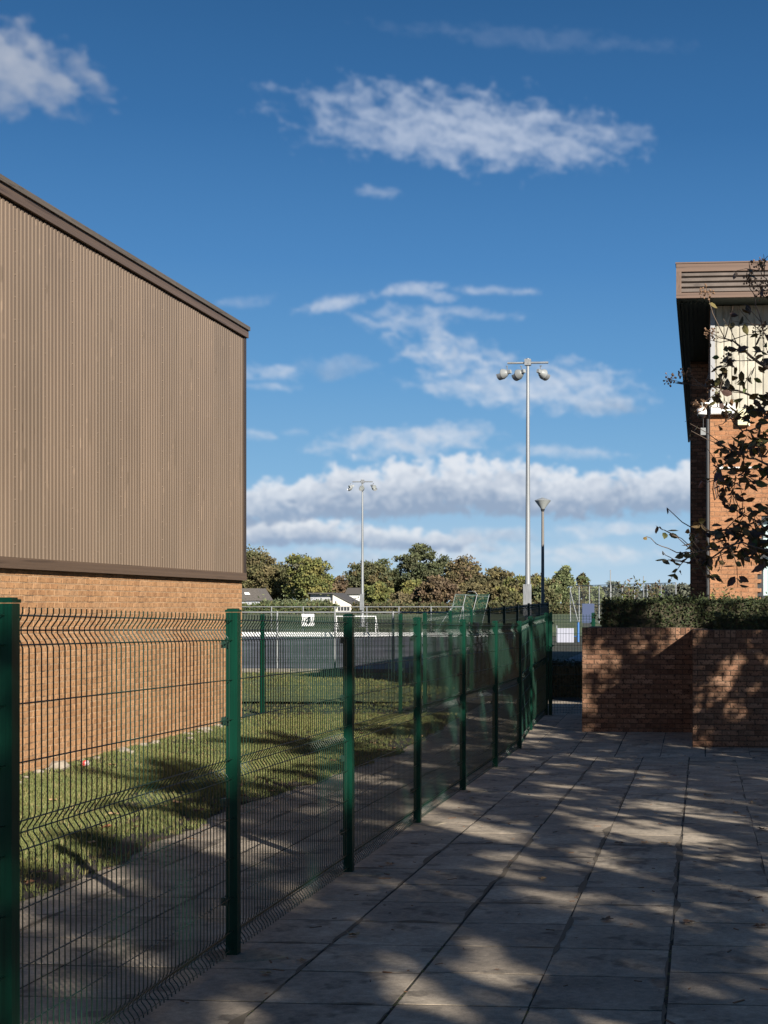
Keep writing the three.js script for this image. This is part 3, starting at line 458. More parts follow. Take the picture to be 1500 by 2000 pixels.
function fence(label, posts, { detail = 0, skip = [], yOf = (p) => p[2], flip = 1 } = {}) {   // posts: [x, d, y]; offset of folds to the side away from the path
  const f = thing('mesh_fence', label, 'fence'), H = 1.76;
  const postG = box(.06, H, .06, 0, H / 2 - .02, 0), capG = merge([box(.066, .012, .066, 0, H - .012, 0), box(.05, .006, .05, 0, H - .003, 0)]), clipG = merge([box(.035, .04, .03, 0, 0, .028), new THREE.CylinderGeometry(.007, .007, .02, 6).rotateX(Math.PI / 2).translate(0, 0, .05)]);
  posts.forEach(([x, d, y], i) => {
    const g = partGroup('post', f); g.position.set(x, y, -d); const n = posts[Math.min(i + 1, posts.length - 1)], m = posts[Math.max(i - 1, 0)]; g.rotation.y = Math.atan2(-(-n[1] + m[1]), n[0] - m[0]);
    part('shaft', postG, M.green, g); part('cap', capG, M.green, g);
    const clips = []; for (const cy of [1.58, 1.19, .78, .28]) for (const s of [-1, 1]) { if (detail && i < 6) { const c = part('clip', clipG, M.clip, g); c.rotation.y = s * Math.PI / 2; c.position.set(0, cy, -.032); } else clips.push(clipG.clone().rotateY(s * Math.PI / 2).translate(0, cy, -.032)); }
    if (clips.length) part('clips', merge(clips), M.clip, g).userData.kind = 'stuff';
    if (i + 1 >= posts.length || skip.includes(i)) return;
    const L = Math.hypot(n[0] - x, n[1] - d), p = partGroup('mesh_panel', f), near = i < detail; p.position.set(x, y, -d); const yaw = Math.atan2(n[1] - d, n[0] - x), tilt = Math.atan2(n[2] - y, L);
    p.rotation.set(0, yaw, tilt, 'YXZ');                              // local x runs to the next post, local z sideways
    const nW = Math.round((L - .07) / .05), uprights = [], w0 = .035 + ((L - .07) - (nW - 1) * .05) / 2;
    for (let k = 0; k < nW; k++) { const X = w0 + k * .05; if (near) { const o = part('upright_wire', wireGeo, M.greenWire, p); o.position.set(X, 0, 0); o.rotation.z = -tilt; } else uprights.push(wireGeo.clone().rotateZ(-tilt).translate(X, 0, 0)); }
    const cross = rowY.map((yy) => rod(V(.03, yy, rowZ(yy) + .0045), V(L - .03, yy, rowZ(yy) + .0045), .0028, .0028, 4));
    if (near) cross.forEach((g2) => part('cross_wire', g2, M.greenWire, p)); else { part('uprights', merge(uprights), M.greenWire, p).userData.kind = 'stuff'; part('cross_wires', merge(cross), M.greenWire, p).userData.kind = 'stuff'; }
  });
  return f;
}
const mainPosts = []; for (let i = 0; i <= 9; i++) { const d = 2.16 + 2.535 * i; mainPosts.push([(d < 6 ? -2.31 : -2.342) - .0098 * (d - 4.7) - (d > 21 ? .12 : 0), d, paveY(d)]); }
const mainFence = fence('long dark green weld mesh fence running along the slab path', mainPosts, { detail: 5 });
const last = mainPosts[mainPosts.length - 1];
fence('short green mesh fence between the path fence and the planter', [[last[0] + .07, last[1] + .02, last[2]], [-1.85, last[1] + .02, paveY(25)]]);
fence('green mesh fence joining the hall corner to the court path', [[-7.72, 25.2, -.28], [-5.25, 25.2, -.27], [-4.82, 25.2, -.26]]);
{ const ps = []; for (let i = 0; i < 9; i++) ps.push([-4.84, 25.32 + .0 + i * 2.58, -.255 + i * .03]); fence('receding green mesh fence on the far side of the court path', ps); }
{ // mortar collars round the post feet
  for (let i = 1; i < 8; i++) { const [x, d, y] = mainPosts[i], r = rng(300 + i), pts = []; for (let k = 0; k < 18; k++) { const w = k / 18 * 6.283, R = .13 + r() * .07; pts.push(new THREE.Vector2(Math.cos(w) * R * (1 + r() * .3), Math.sin(w) * R * .8)); }
    const g = new THREE.ExtrudeGeometry(new THREE.Shape(pts), { depth: .006, bevelEnabled: true, bevelSize: .012, bevelThickness: .004, bevelSegments: 1, steps: 1 }).rotateX(-Math.PI / 2); const o = new THREE.Mesh(g, M.mortarPatch); o.name = numbered('mortar_patch'); o.position.set(x + .03, y - .001, -d + .02); o.rotation.x = -.0175; scene.add(o); tag(o, 'rough mortar patch round the foot of a green fence post', 'mortar patch', 'mortar patches under the fence posts'); }
}
console.log('fences done');
// ---------------------------------------------------------------- court fences, signs, far equipment
function railFence(label, posts, H, mMat, { pitchX = .1, pitchY = .1, wire = .003, railR = .025, postR = .028, rails = [1], nm = 'court_fence' } = {}) {
  const f = thing(nm, label, 'fence');
  posts.forEach(([x, d, y], i) => {
    part('post', rod(V(x, y, -d), V(x, y + H + .03, -d), postR, postR, 8), mMat, f);
    if (i + 1 === posts.length) return; const [x2, d2, y2] = posts[i + 1];
    for (const k of rails) part('rail', rod(V(x, y + H * k, -d), V(x2, y2 + H * k, -d2), railR, railR, 6), mMat, f);
    const wires = []; for (let yy = .1; yy < H; yy += pitchY) wires.push(rod(V(x, y + yy, -d), V(x2, y2 + yy, -d2), wire, wire, 3)); const L = Math.hypot(x2 - x, d2 - d); for (let s = pitchX; s < L; s += pitchX) { const t = s / L; wires.push(rod(V(lerp(x, x2, t), lerp(y, y2, t), -lerp(d, d2, t)), V(lerp(x, x2, t), lerp(y, y2, t) + H, -lerp(d, d2, t)), wire, wire, 3)); }
    const o = part('mesh_infill', merge(wires), mMat, f); o.userData.kind = 'stuff';
  });
  return f;
}
{ const ps = []; for (let i = 0; i < 11; i++) ps.push([xAt(882, 39.4) - i * 1.62, 39.4, -.24]); railFence('pale galvanised mesh fence on the near edge of the court', ps, 1.67, M.galv, { pitchX: .15, pitchY: .15, wire: .0017 }); }
{ const ps = []; for (let i = 0; i < 16; i++) ps.push([xAt(905, 84) - i * 1.9, 84, -.22]); railFence('low galvanised rail fence at the far edge of the court', ps, 1.72, M.galv, { rails: [1], pitchX: .4, pitchY: .4, wire: .0018, railR: .028, postR: .03 }); }
{ const us = [1114, 1131, 1151, 1170, 1193, 1215, 1239, 1264, 1291, 1320], ps = us.map((u, i) => { const d = lerp(150, 128, i / 9); return [xAt(u, d), d, -.22]; }); const f = railFence('tall white posted ball court fence beyond the planter', ps, 3.75, M.galv, { rails: [1, .5], pitchX: .3, pitchY: .3, wire: .008, railR: .03, postR: .06 });
  part('brace', rod(V(ps[0][0], 3, -150), V(ps[0][0] + .9, -.22, -149), .05), M.galv, f); part('tall_post', rod(V(ps[4][0] + .1, 0, -138), V(ps[4][0] + .1, 4.9, -138), .05), M.galv, f); part('tall_post', rod(V(xAt(1257, 132), 0, -132), V(xAt(1257, 132), 4.2, -132), .045), M.galv, f);
  const b = thing('court_board', 'dark blue board hanging on the ball court fence', 'board', null, xAt(1149, 120), 0, -120); part('panel', box(1.0, 1.6, .06, 0, .9, 0), mat(.05, .07, .14, .7), b); part('foot', box(.9, .35, .05, 0, -.05, 0), M.darkMetal, b); }
function canvasTex(w, h, draw) { const c = document.createElement('canvas'); c.width = w; c.height = h; draw(c.getContext('2d'), w, h); const t = new THREE.CanvasTexture(c); t.colorSpace = THREE.SRGBColorSpace; return t; }
function sign(name, label, p, w, h, tex, back = M.galv) { const s = thing(name, label, 'sign', null, p.x, p.y, p.z); part('panel', box(w, h, .02), back, s); part('face', new THREE.PlaneGeometry(w * .985, h * .985).translate(0, 0, .0125), new THREE.MeshStandardMaterial({ map: tex, roughness: .6 }), s); part('brackets', merge([box(.03, h * .9, .04, -w * .35, 0, -.03), box(.03, h * .9, .04, w * .35, 0, -.03)]), M.galv, s); return s; }
sign('number_sign', 'white square sign with a black number 4', px(601.5, 1211, 83.7), .76, .72, canvasTex(128, 128, (g) => { g.fillStyle = '#e9e9e6'; g.fillRect(0, 0, 128, 128); g.fillStyle = '#15181c'; g.font = 'bold 112px sans-serif'; g.textAlign = 'center'; g.textBaseline = 'middle'; g.transform(1, 0, -.16, 1, 8, 0); g.fillText('4', 64, 68); }));
const scribble = (bg, ink, seed, rows) => canvasTex(128, 96, (g) => { const r = rng(seed); g.fillStyle = bg; g.fillRect(0, 0, 128, 96); g.fillStyle = ink; for (let i = 0; i < rows; i++) { let x = 10; while (x < 112) { const w = 4 + r() * 14; g.fillRect(x, 14 + i * (72 / rows), w, 72 / rows * .45); x += w + 3 + r() * 5; } } });
sign('notice_sign', 'pinkish white notice sign on the green court fence', px(926, 1229, 31.2), .22, .30, scribble('#efe6df', '#b98a7c', 5, 4));
sign('notice_sign', 'pale blue notice board on the green court fence', px(988, 1236, 36.5), .42, .32, scribble('#cfe2ec', '#5f8fae', 8, 5));
sign('notice_sign', 'small red sign past the end of the receding fence', px(1064, 1200, 49.5), .16, .12, scribble('#b5352c', '#d8a09a', 9, 2));
sign('notice_sign', 'small dark green sign beside the red one', px(1053, 1200, 49.8), .2, .17, scribble('#1d4033', '#2d5a48', 10, 2));
{ // bluish board and blue post beyond the short fence
  const b = thing('notice_board', 'grey blue panel board fixed to a blue post', 'board', null, xAt(1105, 72), 0, -72);
  const y = px(1105, 1243, 72).y; for (let i = 0; i < 4; i++) part('panel', box(.205, .82, .03, -.33 + i * .21, y, 0), M.board, b);
  part('post', rod(V(.62, -.22, 0), V(.62, .75, 0), .06, .06, 8), M.blue, b); part('post', rod(V(-.45, -.22, -.03), V(-.45, .6, -.03), .03, .03, 8), M.galv, b); part('rail', rod(V(-.45, y, -.04), V(.62, y, -.04), .02), M.blue, b);
}
hedge('clipped_hedge', 'low hedge behind the short mesh fence with shade put into its leaf colours', -3.5, -.3, -.24, .47, 29.2, 30.0, 7000, .06, 63, [[.022, .03, .012], [.03, .038, .014], [.04, .042, .018]]);  // shade put into the leaf colours so it stays dark even where lit
sheetOn('tarmac_path', -4.6, 6, 29.6, 84, (x, d) => groundY(x, -d) + .012, M.asphalt, 2, 12);
{ // goal
  const g = thing('goal_frame', 'small white goal frame standing on the far court', 'goal', null, xAt(695, 82), -.22, -82);
  part('crossbar', rod(V(-1.15, 1.18, 0), V(1.15, 1.18, 0), .03, .03, 8), M.white, g); for (const s of [-1, 1]) { part('goalpost', rod(V(s * 1.15, 0, 0), V(s * 1.15, 1.18, 0), .03, .03, 8), M.white, g); part('back_stay', rod(V(s * 1.15, 1.18, 0), V(s * 1.15, 0, -.8), .03), M.white, g); } part('ground_bar', rod(V(-1.15, .03, -.8), V(1.15, .03, -.8), .03), M.white, g);
}
{ // practice cage with netting
  const d = 95, k = thing('practice_cage', 'tilted frame cage with green netting on the field', 'cage', null, xAt(915, d), -.2, -d), H = 2.5;
  const P = [[-1.1, -.2], [-.35, .1], [.4, .1], [1.15, -.2]];
  P.forEach(([x, z]) => part('upright', rod(V(x - .35, 0, z + .5), V(x + .15, H, z - .3), .026, .022, 6), M.galv, k));
  part('top_bar', rod(V(-.95, H, -.5), V(1.3, H - .15, -.5), .035), M.galv, k); part('stay', rod(V(-2.1, 0, .6), V(-1.0, 1.9, -.4), .03), M.galv, k); part('top_hoop', tube([V(-.2, H, -.4), V(.0, H + .18, 0), V(.45, H + .2, .3), V(.6, H, .3)], .025, 5), M.galv, k);
  const net = []; for (let i = 0; i <= 26; i++) { const x = lerp(-1.1, 1.15, i / 26); net.push(rod(V(x - .35, 0, .35), V(x + .15, H, -.4), .012, .012, 3)); } for (let j = 0; j <= 26; j++) { const t = j / 26; net.push(rod(V(-1.45 + t * .5, H * t, .35 - .75 * t), V(.8 + t * .5, H * t, .35 - .75 * t), .012, .012, 3)); }
  part('netting', merge(net), M.net, k).userData.kind = 'stuff';
}
// ---------------------------------------------------------------- floodlights and lamp post
function floodHead(parent, x, y, z, turn, tilt, s = 1) {
  const h = partGroup('lamp_head', parent); h.position.set(x, y, z); h.rotation.set(tilt, turn, 0, 'YXZ'); h.scale.setScalar(s);
  part('reflector', new THREE.LatheGeometry([[.02, .0], [.10, .01], [.15, .06], [.22, .17], [.27, .30], [.275, .34], [.25, .345]].map((p) => new THREE.Vector2(...p)), 18).rotateX(Math.PI / 2), M.lampGrey, h);
  part('lens', new THREE.CircleGeometry(.255, 18).translate(0, 0, .335), M.lampGlass, h);
  part('gear_box', box(.16, .18, .2, 0, .02, -.08), M.lampGrey, h); part('visor', new THREE.CylinderGeometry(.285, .285, .26, 16, 1, true, Math.PI * .5, Math.PI).rotateX(Math.PI / 2).rotateZ(Math.PI).translate(0, 0, .45), M.galv, h);
  part('bracket', merge([box(.03, .3, .04, 0, .2, .02), box(.14, .03, .04, 0, .35, .02)]), M.galv, h);
}
function mast(label, u, topV, d, heads) {
  const top = px(u, topV, d), m = thing('floodlight_mast', label, 'floodlight', null, top.x, -.22, top.z), H = top.y + .22;
  part('pole', new THREE.CylinderGeometry(.06, .125, H, 14).translate(0, H / 2, 0), M.galv, m); part('base_plate', merge([box(.5, .04, .5, 0, .03, 0), new THREE.CylinderGeometry(.2, .2, .9, 12).translate(0, .5, 0)]), M.galv, m);
  part('door_cover', box(.34, 1.3, .06, 0, H * .0 + 2.05, .2), M.galv, m);
  part('crossarm', merge([rod(V(-.85, H - .12, 0), V(.85, H - .12, 0), .045, .045, 8), box(.26, .26, .22, 0, H - .1, 0), rod(V(0, H, 0), V(0, H + .06, 0), .08)]), M.galv, m);
  heads.forEach(([x, y, turn, tilt]) => floodHead(m, x, H + y, .06, turn, tilt, .78));
  return m;
}
mast('tall galvanised floodlight mast with three lamps near the path end', 1031, 703, 60, [[-.82, -.52, -2.0, .15], [-.22, -.52, -2.3, .22], [.50, -.52, 2.6, .2]]);
mast('slender floodlight mast with three lamps on the far field', 708, 938, 118, [[-.82, -.5, -1.0, .5], [.02, -.52, 0, .55], [.82, -.5, 1.0, .5]]);
{
  const t = px(1060, 972, 48.5), l = thing('street_lamp', 'dark pole street lamp with inverted cone lantern beside floodlight mast', 'street lamp', null, t.x, -.22, t.z), H = t.y + .22;
  part('pole', new THREE.CylinderGeometry(.045, .065, H - .45, 12).translate(0, (H - .45) / 2, 0), mat(.16, .145, .13, .5), l); part('base_sleeve', new THREE.CylinderGeometry(.085, .085, 1.1, 12).translate(0, .55, 0), mat(.05, .05, .05, .6), l);
  const h = partGroup('lantern', l); h.position.y = H;
  part('bowl', new THREE.LatheGeometry([[.06, -.40], [.075, -.36], [.26, -.12], [.27, -.10]].map((p) => new THREE.Vector2(...p)), 24), M.lampGlass, h); part('canopy', new THREE.LatheGeometry([[.275, -.105], [.262, -.085], [.12, -.03], [.05, -.015], [.04, .0], [0, .005]].map((p) => new THREE.Vector2(...p)), 24), M.lampGrey, h); part('collar', new THREE.CylinderGeometry(.075, .05, .09, 12).translate(0, -.42, 0), M.darkMetal, h);
}
console.log('far things done');
// ---------------------------------------------------------------- far houses
{
  const d = 305, b = thing('white_house', 'low cream house with one sloping roof among the far trees', 'house'), A = (u, v) => px(u, v, d);
  const prism = (pts, z0, z1) => new THREE.ExtrudeGeometry(new THREE.Shape(pts.map((p) => new THREE.Vector2(p.x, p.y))), { depth: z0 - z1, bevelEnabled: false }).translate(0, 0, z1);
  part('gable_wall', prism([A(650, 1200), A(694, 1200), A(694, 1184), A(650, 1160)], -d, -d - 9), M.render, b);
  part('side_wall', prism([A(604, 1200), A(649.8, 1200), A(649.8, 1160), A(604, 1160)], -d - 1, -d - 9), M.greyWall, b);
  part('roof', prism([A(602, 1159.9), A(650, 1159.9), A(696, 1184), A(696, 1181.5), A(650, 1157.5), A(602, 1158)], -d + .3, -d - 9.5), M.roofDark, b);
  part('lean_to', prism([A(630, 1200), A(645, 1200), A(645, 1173), A(630, 1180)], -d + 1.2, -d - .9), M.render, b);
  part('window', prism([A(659, 1194), A(684, 1194), A(684, 1184.5), A(659, 1184.5)], -d + .06, -d + .02), M.white, b); for (let i = 0; i < 4; i++) part('pane', prism([A(660 + i * 6, 1193), A(665 + i * 6, 1193), A(665 + i * 6, 1186), A(660 + i * 6, 1186)], -d + .1, -d + .065), M.darkMetal, b);
  part('gable_vent', prism([A(655, 1178), A(657, 1178), A(657, 1174), A(655, 1174)], -d + .07, -d + .02), M.darkMetal, b);
  const h2 = thing('tiled_house', 'grey tiled bungalow roof with white skylight beside the hall', 'house'), e = 290, B = (u, v) => px(u, v, e);
  part('roof', prism([B(430, 1174), B(517, 1173), B(502, 1149), B(440, 1149)], -e, -e - 6), M.roofGrey, h2); part('skylight', prism([B(479, 1161.5), B(489, 1161.5), B(486, 1157), B(477, 1157)], -e + .12, -e - .02), M.white, h2); part('wall', prism([B(434, 1195), B(514, 1195), B(514, 1173.5), B(434, 1174.4)], -e - .4, -e - 6), M.greyWall, h2);
  const h3 = thing('gabled_house', 'white gabled house with dark roof half hidden by trees', 'house'), q = 330, Cc = (u, v) => px(u, v, q);
  part('wall', prism([Cc(676, 1195), Cc(702, 1195), Cc(702, 1158), Cc(676, 1158)], -q, -q - 8), M.white, h3); part('roof', prism([Cc(673, 1161), Cc(705, 1161), Cc(703, 1148), Cc(680, 1148)], -q + .5, -q - 8.5), M.roofDark, h3); part('window', prism([Cc(682, 1172), Cc(686, 1172), Cc(686, 1165), Cc(682, 1165)], -q + .06, -q + .01), M.darkMetal, h3);
  hedge('field_hedge', 'long low green hedge along the far edge of the field', xAt(440, 262), xAt(655, 262), -.2, 1.35, 262, 265, 5200, .55, 90, [[.05, .075, .022], [.07, .09, .03], [.09, .085, .03]], 'hedge', .5);
  hedge('field_hedge', 'grey green shrub border in front of the cream house', xAt(512, 285), xAt(640, 285), -.2, 1.9, 285, 288, 4200, .6, 91, [[.10, .12, .06], [.13, .14, .06], [.08, .09, .04]], 'hedge', .9);
  hedge('field_hedge', 'dark hedge strip running right across the field behind the netting', xAt(690, 275), xAt(1370, 275), -.2, 1.5, 275, 279, 9000, .6, 92, [[.05, .06, .02], [.07, .07, .025], [.09, .07, .03]], 'hedge', .8);
}
// ---------------------------------------------------------------- far trees
function farTree(label, u, topV, wid, d, cols, seed, { base = .12, lobes = 70, per = 90, leaf = .62, pointy = 0 } = {}) {
  const r = rng(seed), top = px(u, topV, d), H = top.y + .25, R = wid * 1.22 * d / FOC / 2, t = thing('field_tree', label, 'tree', null, top.x, -.25, -d);
  const trunk = [rod(V(0, 0, 0), V((r() - .5) * .6, H * .55, 0), H * .028, H * .014, 7)], quads = [], colors = [];
  for (let i = 0; i < 7; i++) { const w = r() * 6.28, y = H * (.2 + r() * .3); trunk.push(rod(V(0, y, 0), V(Math.cos(w) * R * .7, y + H * (.15 + r() * .3), Math.sin(w) * R * .7), H * .009, H * .003, 5)); }
  part('trunk', merge(trunk), M.bark, t);
  lobes = Math.round(lobes * 1.35);
  for (let i = 0; i < lobes; i++) {
    const dir = randDir(r), k = Math.pow(r(), .35), yy = dir.y * k, cy = H * (base + (1 - base) * .5), ry = H * (1 - base) * .5, fl = 1 + (fbm(dir.x * 2 + seed, dir.z * 2 + dir.y * 3, seed, 3) - .5) * .75, narrow = pointy ? clamp(1.05 - pointy * (yy * .5 + .5)) : 1;
    const c = V(dir.x * k * R * fl * narrow * .88, Math.min(cy + yy * ry * .9 * Math.min(fl, 1.08), H * .97), dir.z * k * R * .8 * fl * narrow), lr = (pointy ? .62 : .85) * lerp(.6, 1.35, r()) * H / 10, tint = cols[Math.floor(r() * cols.length)], bri = .85 + r() * .3;
    for (let j = 0; j < per; j++) { const dd = randDir(r), q = c.clone().addScaledVector(V(dd.x * 1.25, dd.y * .7, dd.z), lr * (.45 + r() * .65)); if (q.y > H * 1.01) q.y = H * (1 - r() * .05); const dir2 = randDir(r), s = leaf * (.45 + r() * .8); quads.push(leafQuad(q, dir2, dir2.clone().cross(randDir(r)).normalize(), s, s * .7)); const b = bri * (.75 + r() * .5); colors.push(tint.map((v) => v * b)); }
  }
  part('crown', quadsGeo(quads, colors), vLeaf, t); return t;
}
const OL = [[.105, .095, .036], [.085, .085, .032], [.125, .10, .042]], YG = [[.13, .135, .035], [.10, .115, .032], [.16, .145, .04]], DG = [[.062, .075, .032], [.08, .09, .036], [.075, .078, .036]], RB = [[.118, .078, .044], [.098, .07, .038], [.13, .092, .045]], BR = [[.115, .095, .042], [.095, .085, .036], [.13, .105, .042]], PG = [[.12, .145, .06], [.10, .125, .048], [.14, .155, .065]], HAZED = [[.10, .115, .085], [.11, .115, .08]];  // the last palette has distance haze mixed into its leaf colours
farTree('broad olive brown tree close beside the hall corner', 488, 1066, 86, 330, OL, 1, { lobes: 120 });
farTree('rounded olive tree sloping down from the broad olive one', 540, 1092, 76, 335, OL, 2, { lobes: 90 });
farTree('yellow green tree with a thin grey topped crown', 584, 1077, 50, 322, [...YG, [.12, .115, .07]], 3, { lobes: 66 });
farTree('yellow green tree with a leaning feathery top', 616, 1083, 62, 320, YG, 4, { lobes: 70 });
farTree('small russet tree between the houses and the tall trees', 660, 1122, 34, 340, RB, 5, { lobes: 40 });
farTree('domed dark tree standing behind the slender floodlight mast', 724, 1085, 86, 345, [...DG, ...OL], 6, { lobes: 100 });
farTree('round yellow green tree in front of the domed dark tree', 737, 1134, 62, 290, YG, 7, { lobes: 60, base: .05 });
farTree('tallest dark green tree with upswept branches', 826, 1063, 122, 350, DG, 8, { lobes: 140, pointy: .25 });
farTree('pale russet bush beside the round yellow green tree', 782, 1152, 44, 284, [[.15, .12, .06], [.13, .11, .05]], 9, { lobes: 40, base: .02, leaf: .45 });
farTree('yellow green tree at the foot of the tallest tree', 806, 1132, 56, 292, YG, 10, { lobes: 56, base: .05 });
farTree('deep red brown copper tree', 853, 1126, 74, 288, RB, 11, { lobes: 80, base: .03 });
farTree('tall russet crowned tree behind the copper one', 906, 1085, 64, 340, [...RB, ...BR], 12, { lobes: 80 });
farTree('brown rounded tree behind the practice cage', 962, 1108, 82, 330, BR, 13, { lobes: 90 });
farTree('low brown tree around the practice cage', 915, 1138, 60, 300, BR, 14, { lobes: 56, base: .03 });
farTree('mixed olive tree behind the tall floodlight mast', 1020, 1124, 70, 310, [...YG, ...BR], 15, { lobes: 80, base: .04 });
farTree('low olive tree in front of the mixed olive one', 985, 1140, 56, 295, [...OL, ...YG], 16, { lobes: 56, base: .03 });
farTree('pale green poplar with a pointed crown', 1099, 1104, 52, 300, PG, 17, { lobes: 66, pointy: .5, base: .05 });
farTree('second pale poplar turning yellow brown', 1138, 1118, 40, 305, [...PG, ...BR], 18, { lobes: 50, pointy: .45, base: .05 });
farTree('low green tree beside the street lamp pole', 1070, 1130, 46, 296, [...OL, ...PG], 19, { lobes: 50, base: .03 });
farTree('small pale tree at the start of the ball court fence', 1160, 1138, 34, 320, PG, 20, { lobes: 36, base: .03 });
farTree('low olive filler tree between the two yellow green trees', 640, 1128, 50, 345, OL, 61, { lobes: 50, base: .02 });
farTree('dim green tree tucked behind the gap beside the mast', 688, 1124, 48, 352, DG, 62, { lobes: 50, base: .02 });
farTree('dark green tree filling the gap before the tallest tree', 770, 1112, 56, 356, DG, 63, { lobes: 60, base: .02 });
farTree('olive tree behind the low brown trees at the cage', 936, 1118, 60, 350, OL, 64, { lobes: 60, base: .02 });
farTree('olive tree showing between lamp pole and poplar', 1052, 1122, 60, 335, [...OL, ...YG], 65, { lobes: 60, base: .02 });
{ const L = ['distant tree with haze tinted leaves just past the pale poplars', 'distant tree with haze tinted leaves above the ball court fence start', 'distant tree with haze tinted leaves behind the tall court posts', 'distant tree with haze tinted leaves beyond the planter shrubs', 'distant tree with haze tinted leaves next to the stair block']; [[1195, 1135, 70], [1235, 1140, 60], [1275, 1138, 56], [1312, 1141, 60], [1345, 1136, 60]].forEach(([u, v, w], i) => farTree(L[i], u, v, w, 520, HAZED, 40 + i, { lobes: 44, base: .02, leaf: .9 })); }
console.log('far trees done');
// ---------------------------------------------------------------- trees that shade the path (beside it, outside the frame)
function shadeTree(label, H, R, seed, leaves, low) {
  const r = rng(seed), t = thing('path_side_tree', label, 'tree', 'trees along the soil bed beside the path'), wood = [], quads = [];
  const trunkTop = V((r() - .5) * .4, H * .72, (r() - .5) * .4), tp = []; for (let i = 0; i <= 6; i++) tp.push(V(trunkTop.x * i / 6 + (r() - .5) * .08, trunkTop.y * i / 6 - .1, trunkTop.z * i / 6 + (r() - .5) * .08)); wood.push(tube(tp, tp.map((_, i) => .14 * (1 - i / 8.5)), 9));
  const ends = [];
  for (let i = 0; i < 15; i++) {
    const s = .22 + .75 * (i / 15), b = tp[Math.min(5, Math.floor(s * 6))].clone().lerp(tp[Math.min(6, Math.floor(s * 6) + 1)], s * 6 % 1), w = i * 2.4 + r(), len = R * (.6 + r() * .5) * (1 - Math.max(0, s - .5) * .7), dir = V(Math.cos(w), .25 + s * .7 + r() * .2, Math.sin(w)).normalize(), pts = [];
    for (let k = 0; k <= 5; k++) { const f = k / 5; pts.push(b.clone().addScaledVector(dir, len * f).add(V((r() - .5) * .15 * f, f * f * len * .12, (r() - .5) * .15 * f))); } wood.push(tube(pts, pts.map((_, k) => .045 * (1 - k / 6)), 6));
    for (let k = 0; k < 9; k++) { const f = .2 + r() * .8, p = pts[Math.min(4, Math.floor(f * 5))].clone().lerp(pts[Math.min(5, Math.floor(f * 5) + 1)], f * 5 % 1), d2 = dir.clone().multiplyScalar(.5).add(randDir(r)).normalize(), l2 = .4 + r() * .9, e = p.clone().addScaledVector(d2, l2), m = p.clone().lerp(e, .5).add(randDir(r).multiplyScalar(.08)); wood.push(tube([p, m, e], [.013, .009, .004], 4)); ends.push([p, m, e]); }
  }
  part('trunk', merge(wood), M.bark, t);
  for (let i = 0; i < leaves; i++) { const [p, m, e] = ends[Math.floor(r() * ends.length)], f = Math.pow(r(), .7), c = (f < .5 ? p.clone().lerp(m, f * 2) : m.clone().lerp(e, f * 2 - 1)).add(randDir(r).multiplyScalar(r() * .19)); if (c.y < low || (c.y < H * .55 && r() < .38)) continue; const dir = randDir(r), s = .085 + r() * .07; quads.push(leafQuad(c, dir, dir.clone().cross(randDir(r)).normalize(), s, s * .75)); }
  part('crown', quadsGeo(quads), leafMat(.10, .095, .03, .25), t); return t;
}
{
  const A = shadeTree('leafy autumn tree in the soil bed beside the path', 9.3, 3.1, 201, 21500, 1.1); A.position.set(5.6, -.05, -6.3);
  const B = shadeTree('leafy autumn tree in the soil bed beside the path', 10.4, 3.3, 202, 24500, 1.2); B.position.set(6.6, 0, -.6);
  const E = shadeTree('leafy autumn tree in the soil bed beside the path', 7.4, 2.9, 203, 11000, 1.2); E.position.set(5.4, -.1, -14.3);
  const T = shadeTree('tall high crowned autumn tree at the end of the soil bed', 11.6, 3.1, 204, 26000, 7.6); T.position.set(7.2, 0, 8.2);
  const put = (src, x, z, turn, s) => { const o = src.clone(); o.name = numbered('path_side_tree'); o.userData = { ...src.userData }; o.position.set(x, -.1, z); o.rotation.y = turn; o.scale.setScalar(s); scene.add(o); };
  put(A, 5.2, -10.6, 1.9, .95); put(A, 7.0, 3.9, 2.7, 1.08); put(B, 9.6, -3.6, 4.0, .98); put(A, 9.2, -9.4, 5.2, .93);
}
console.log('shade trees done');
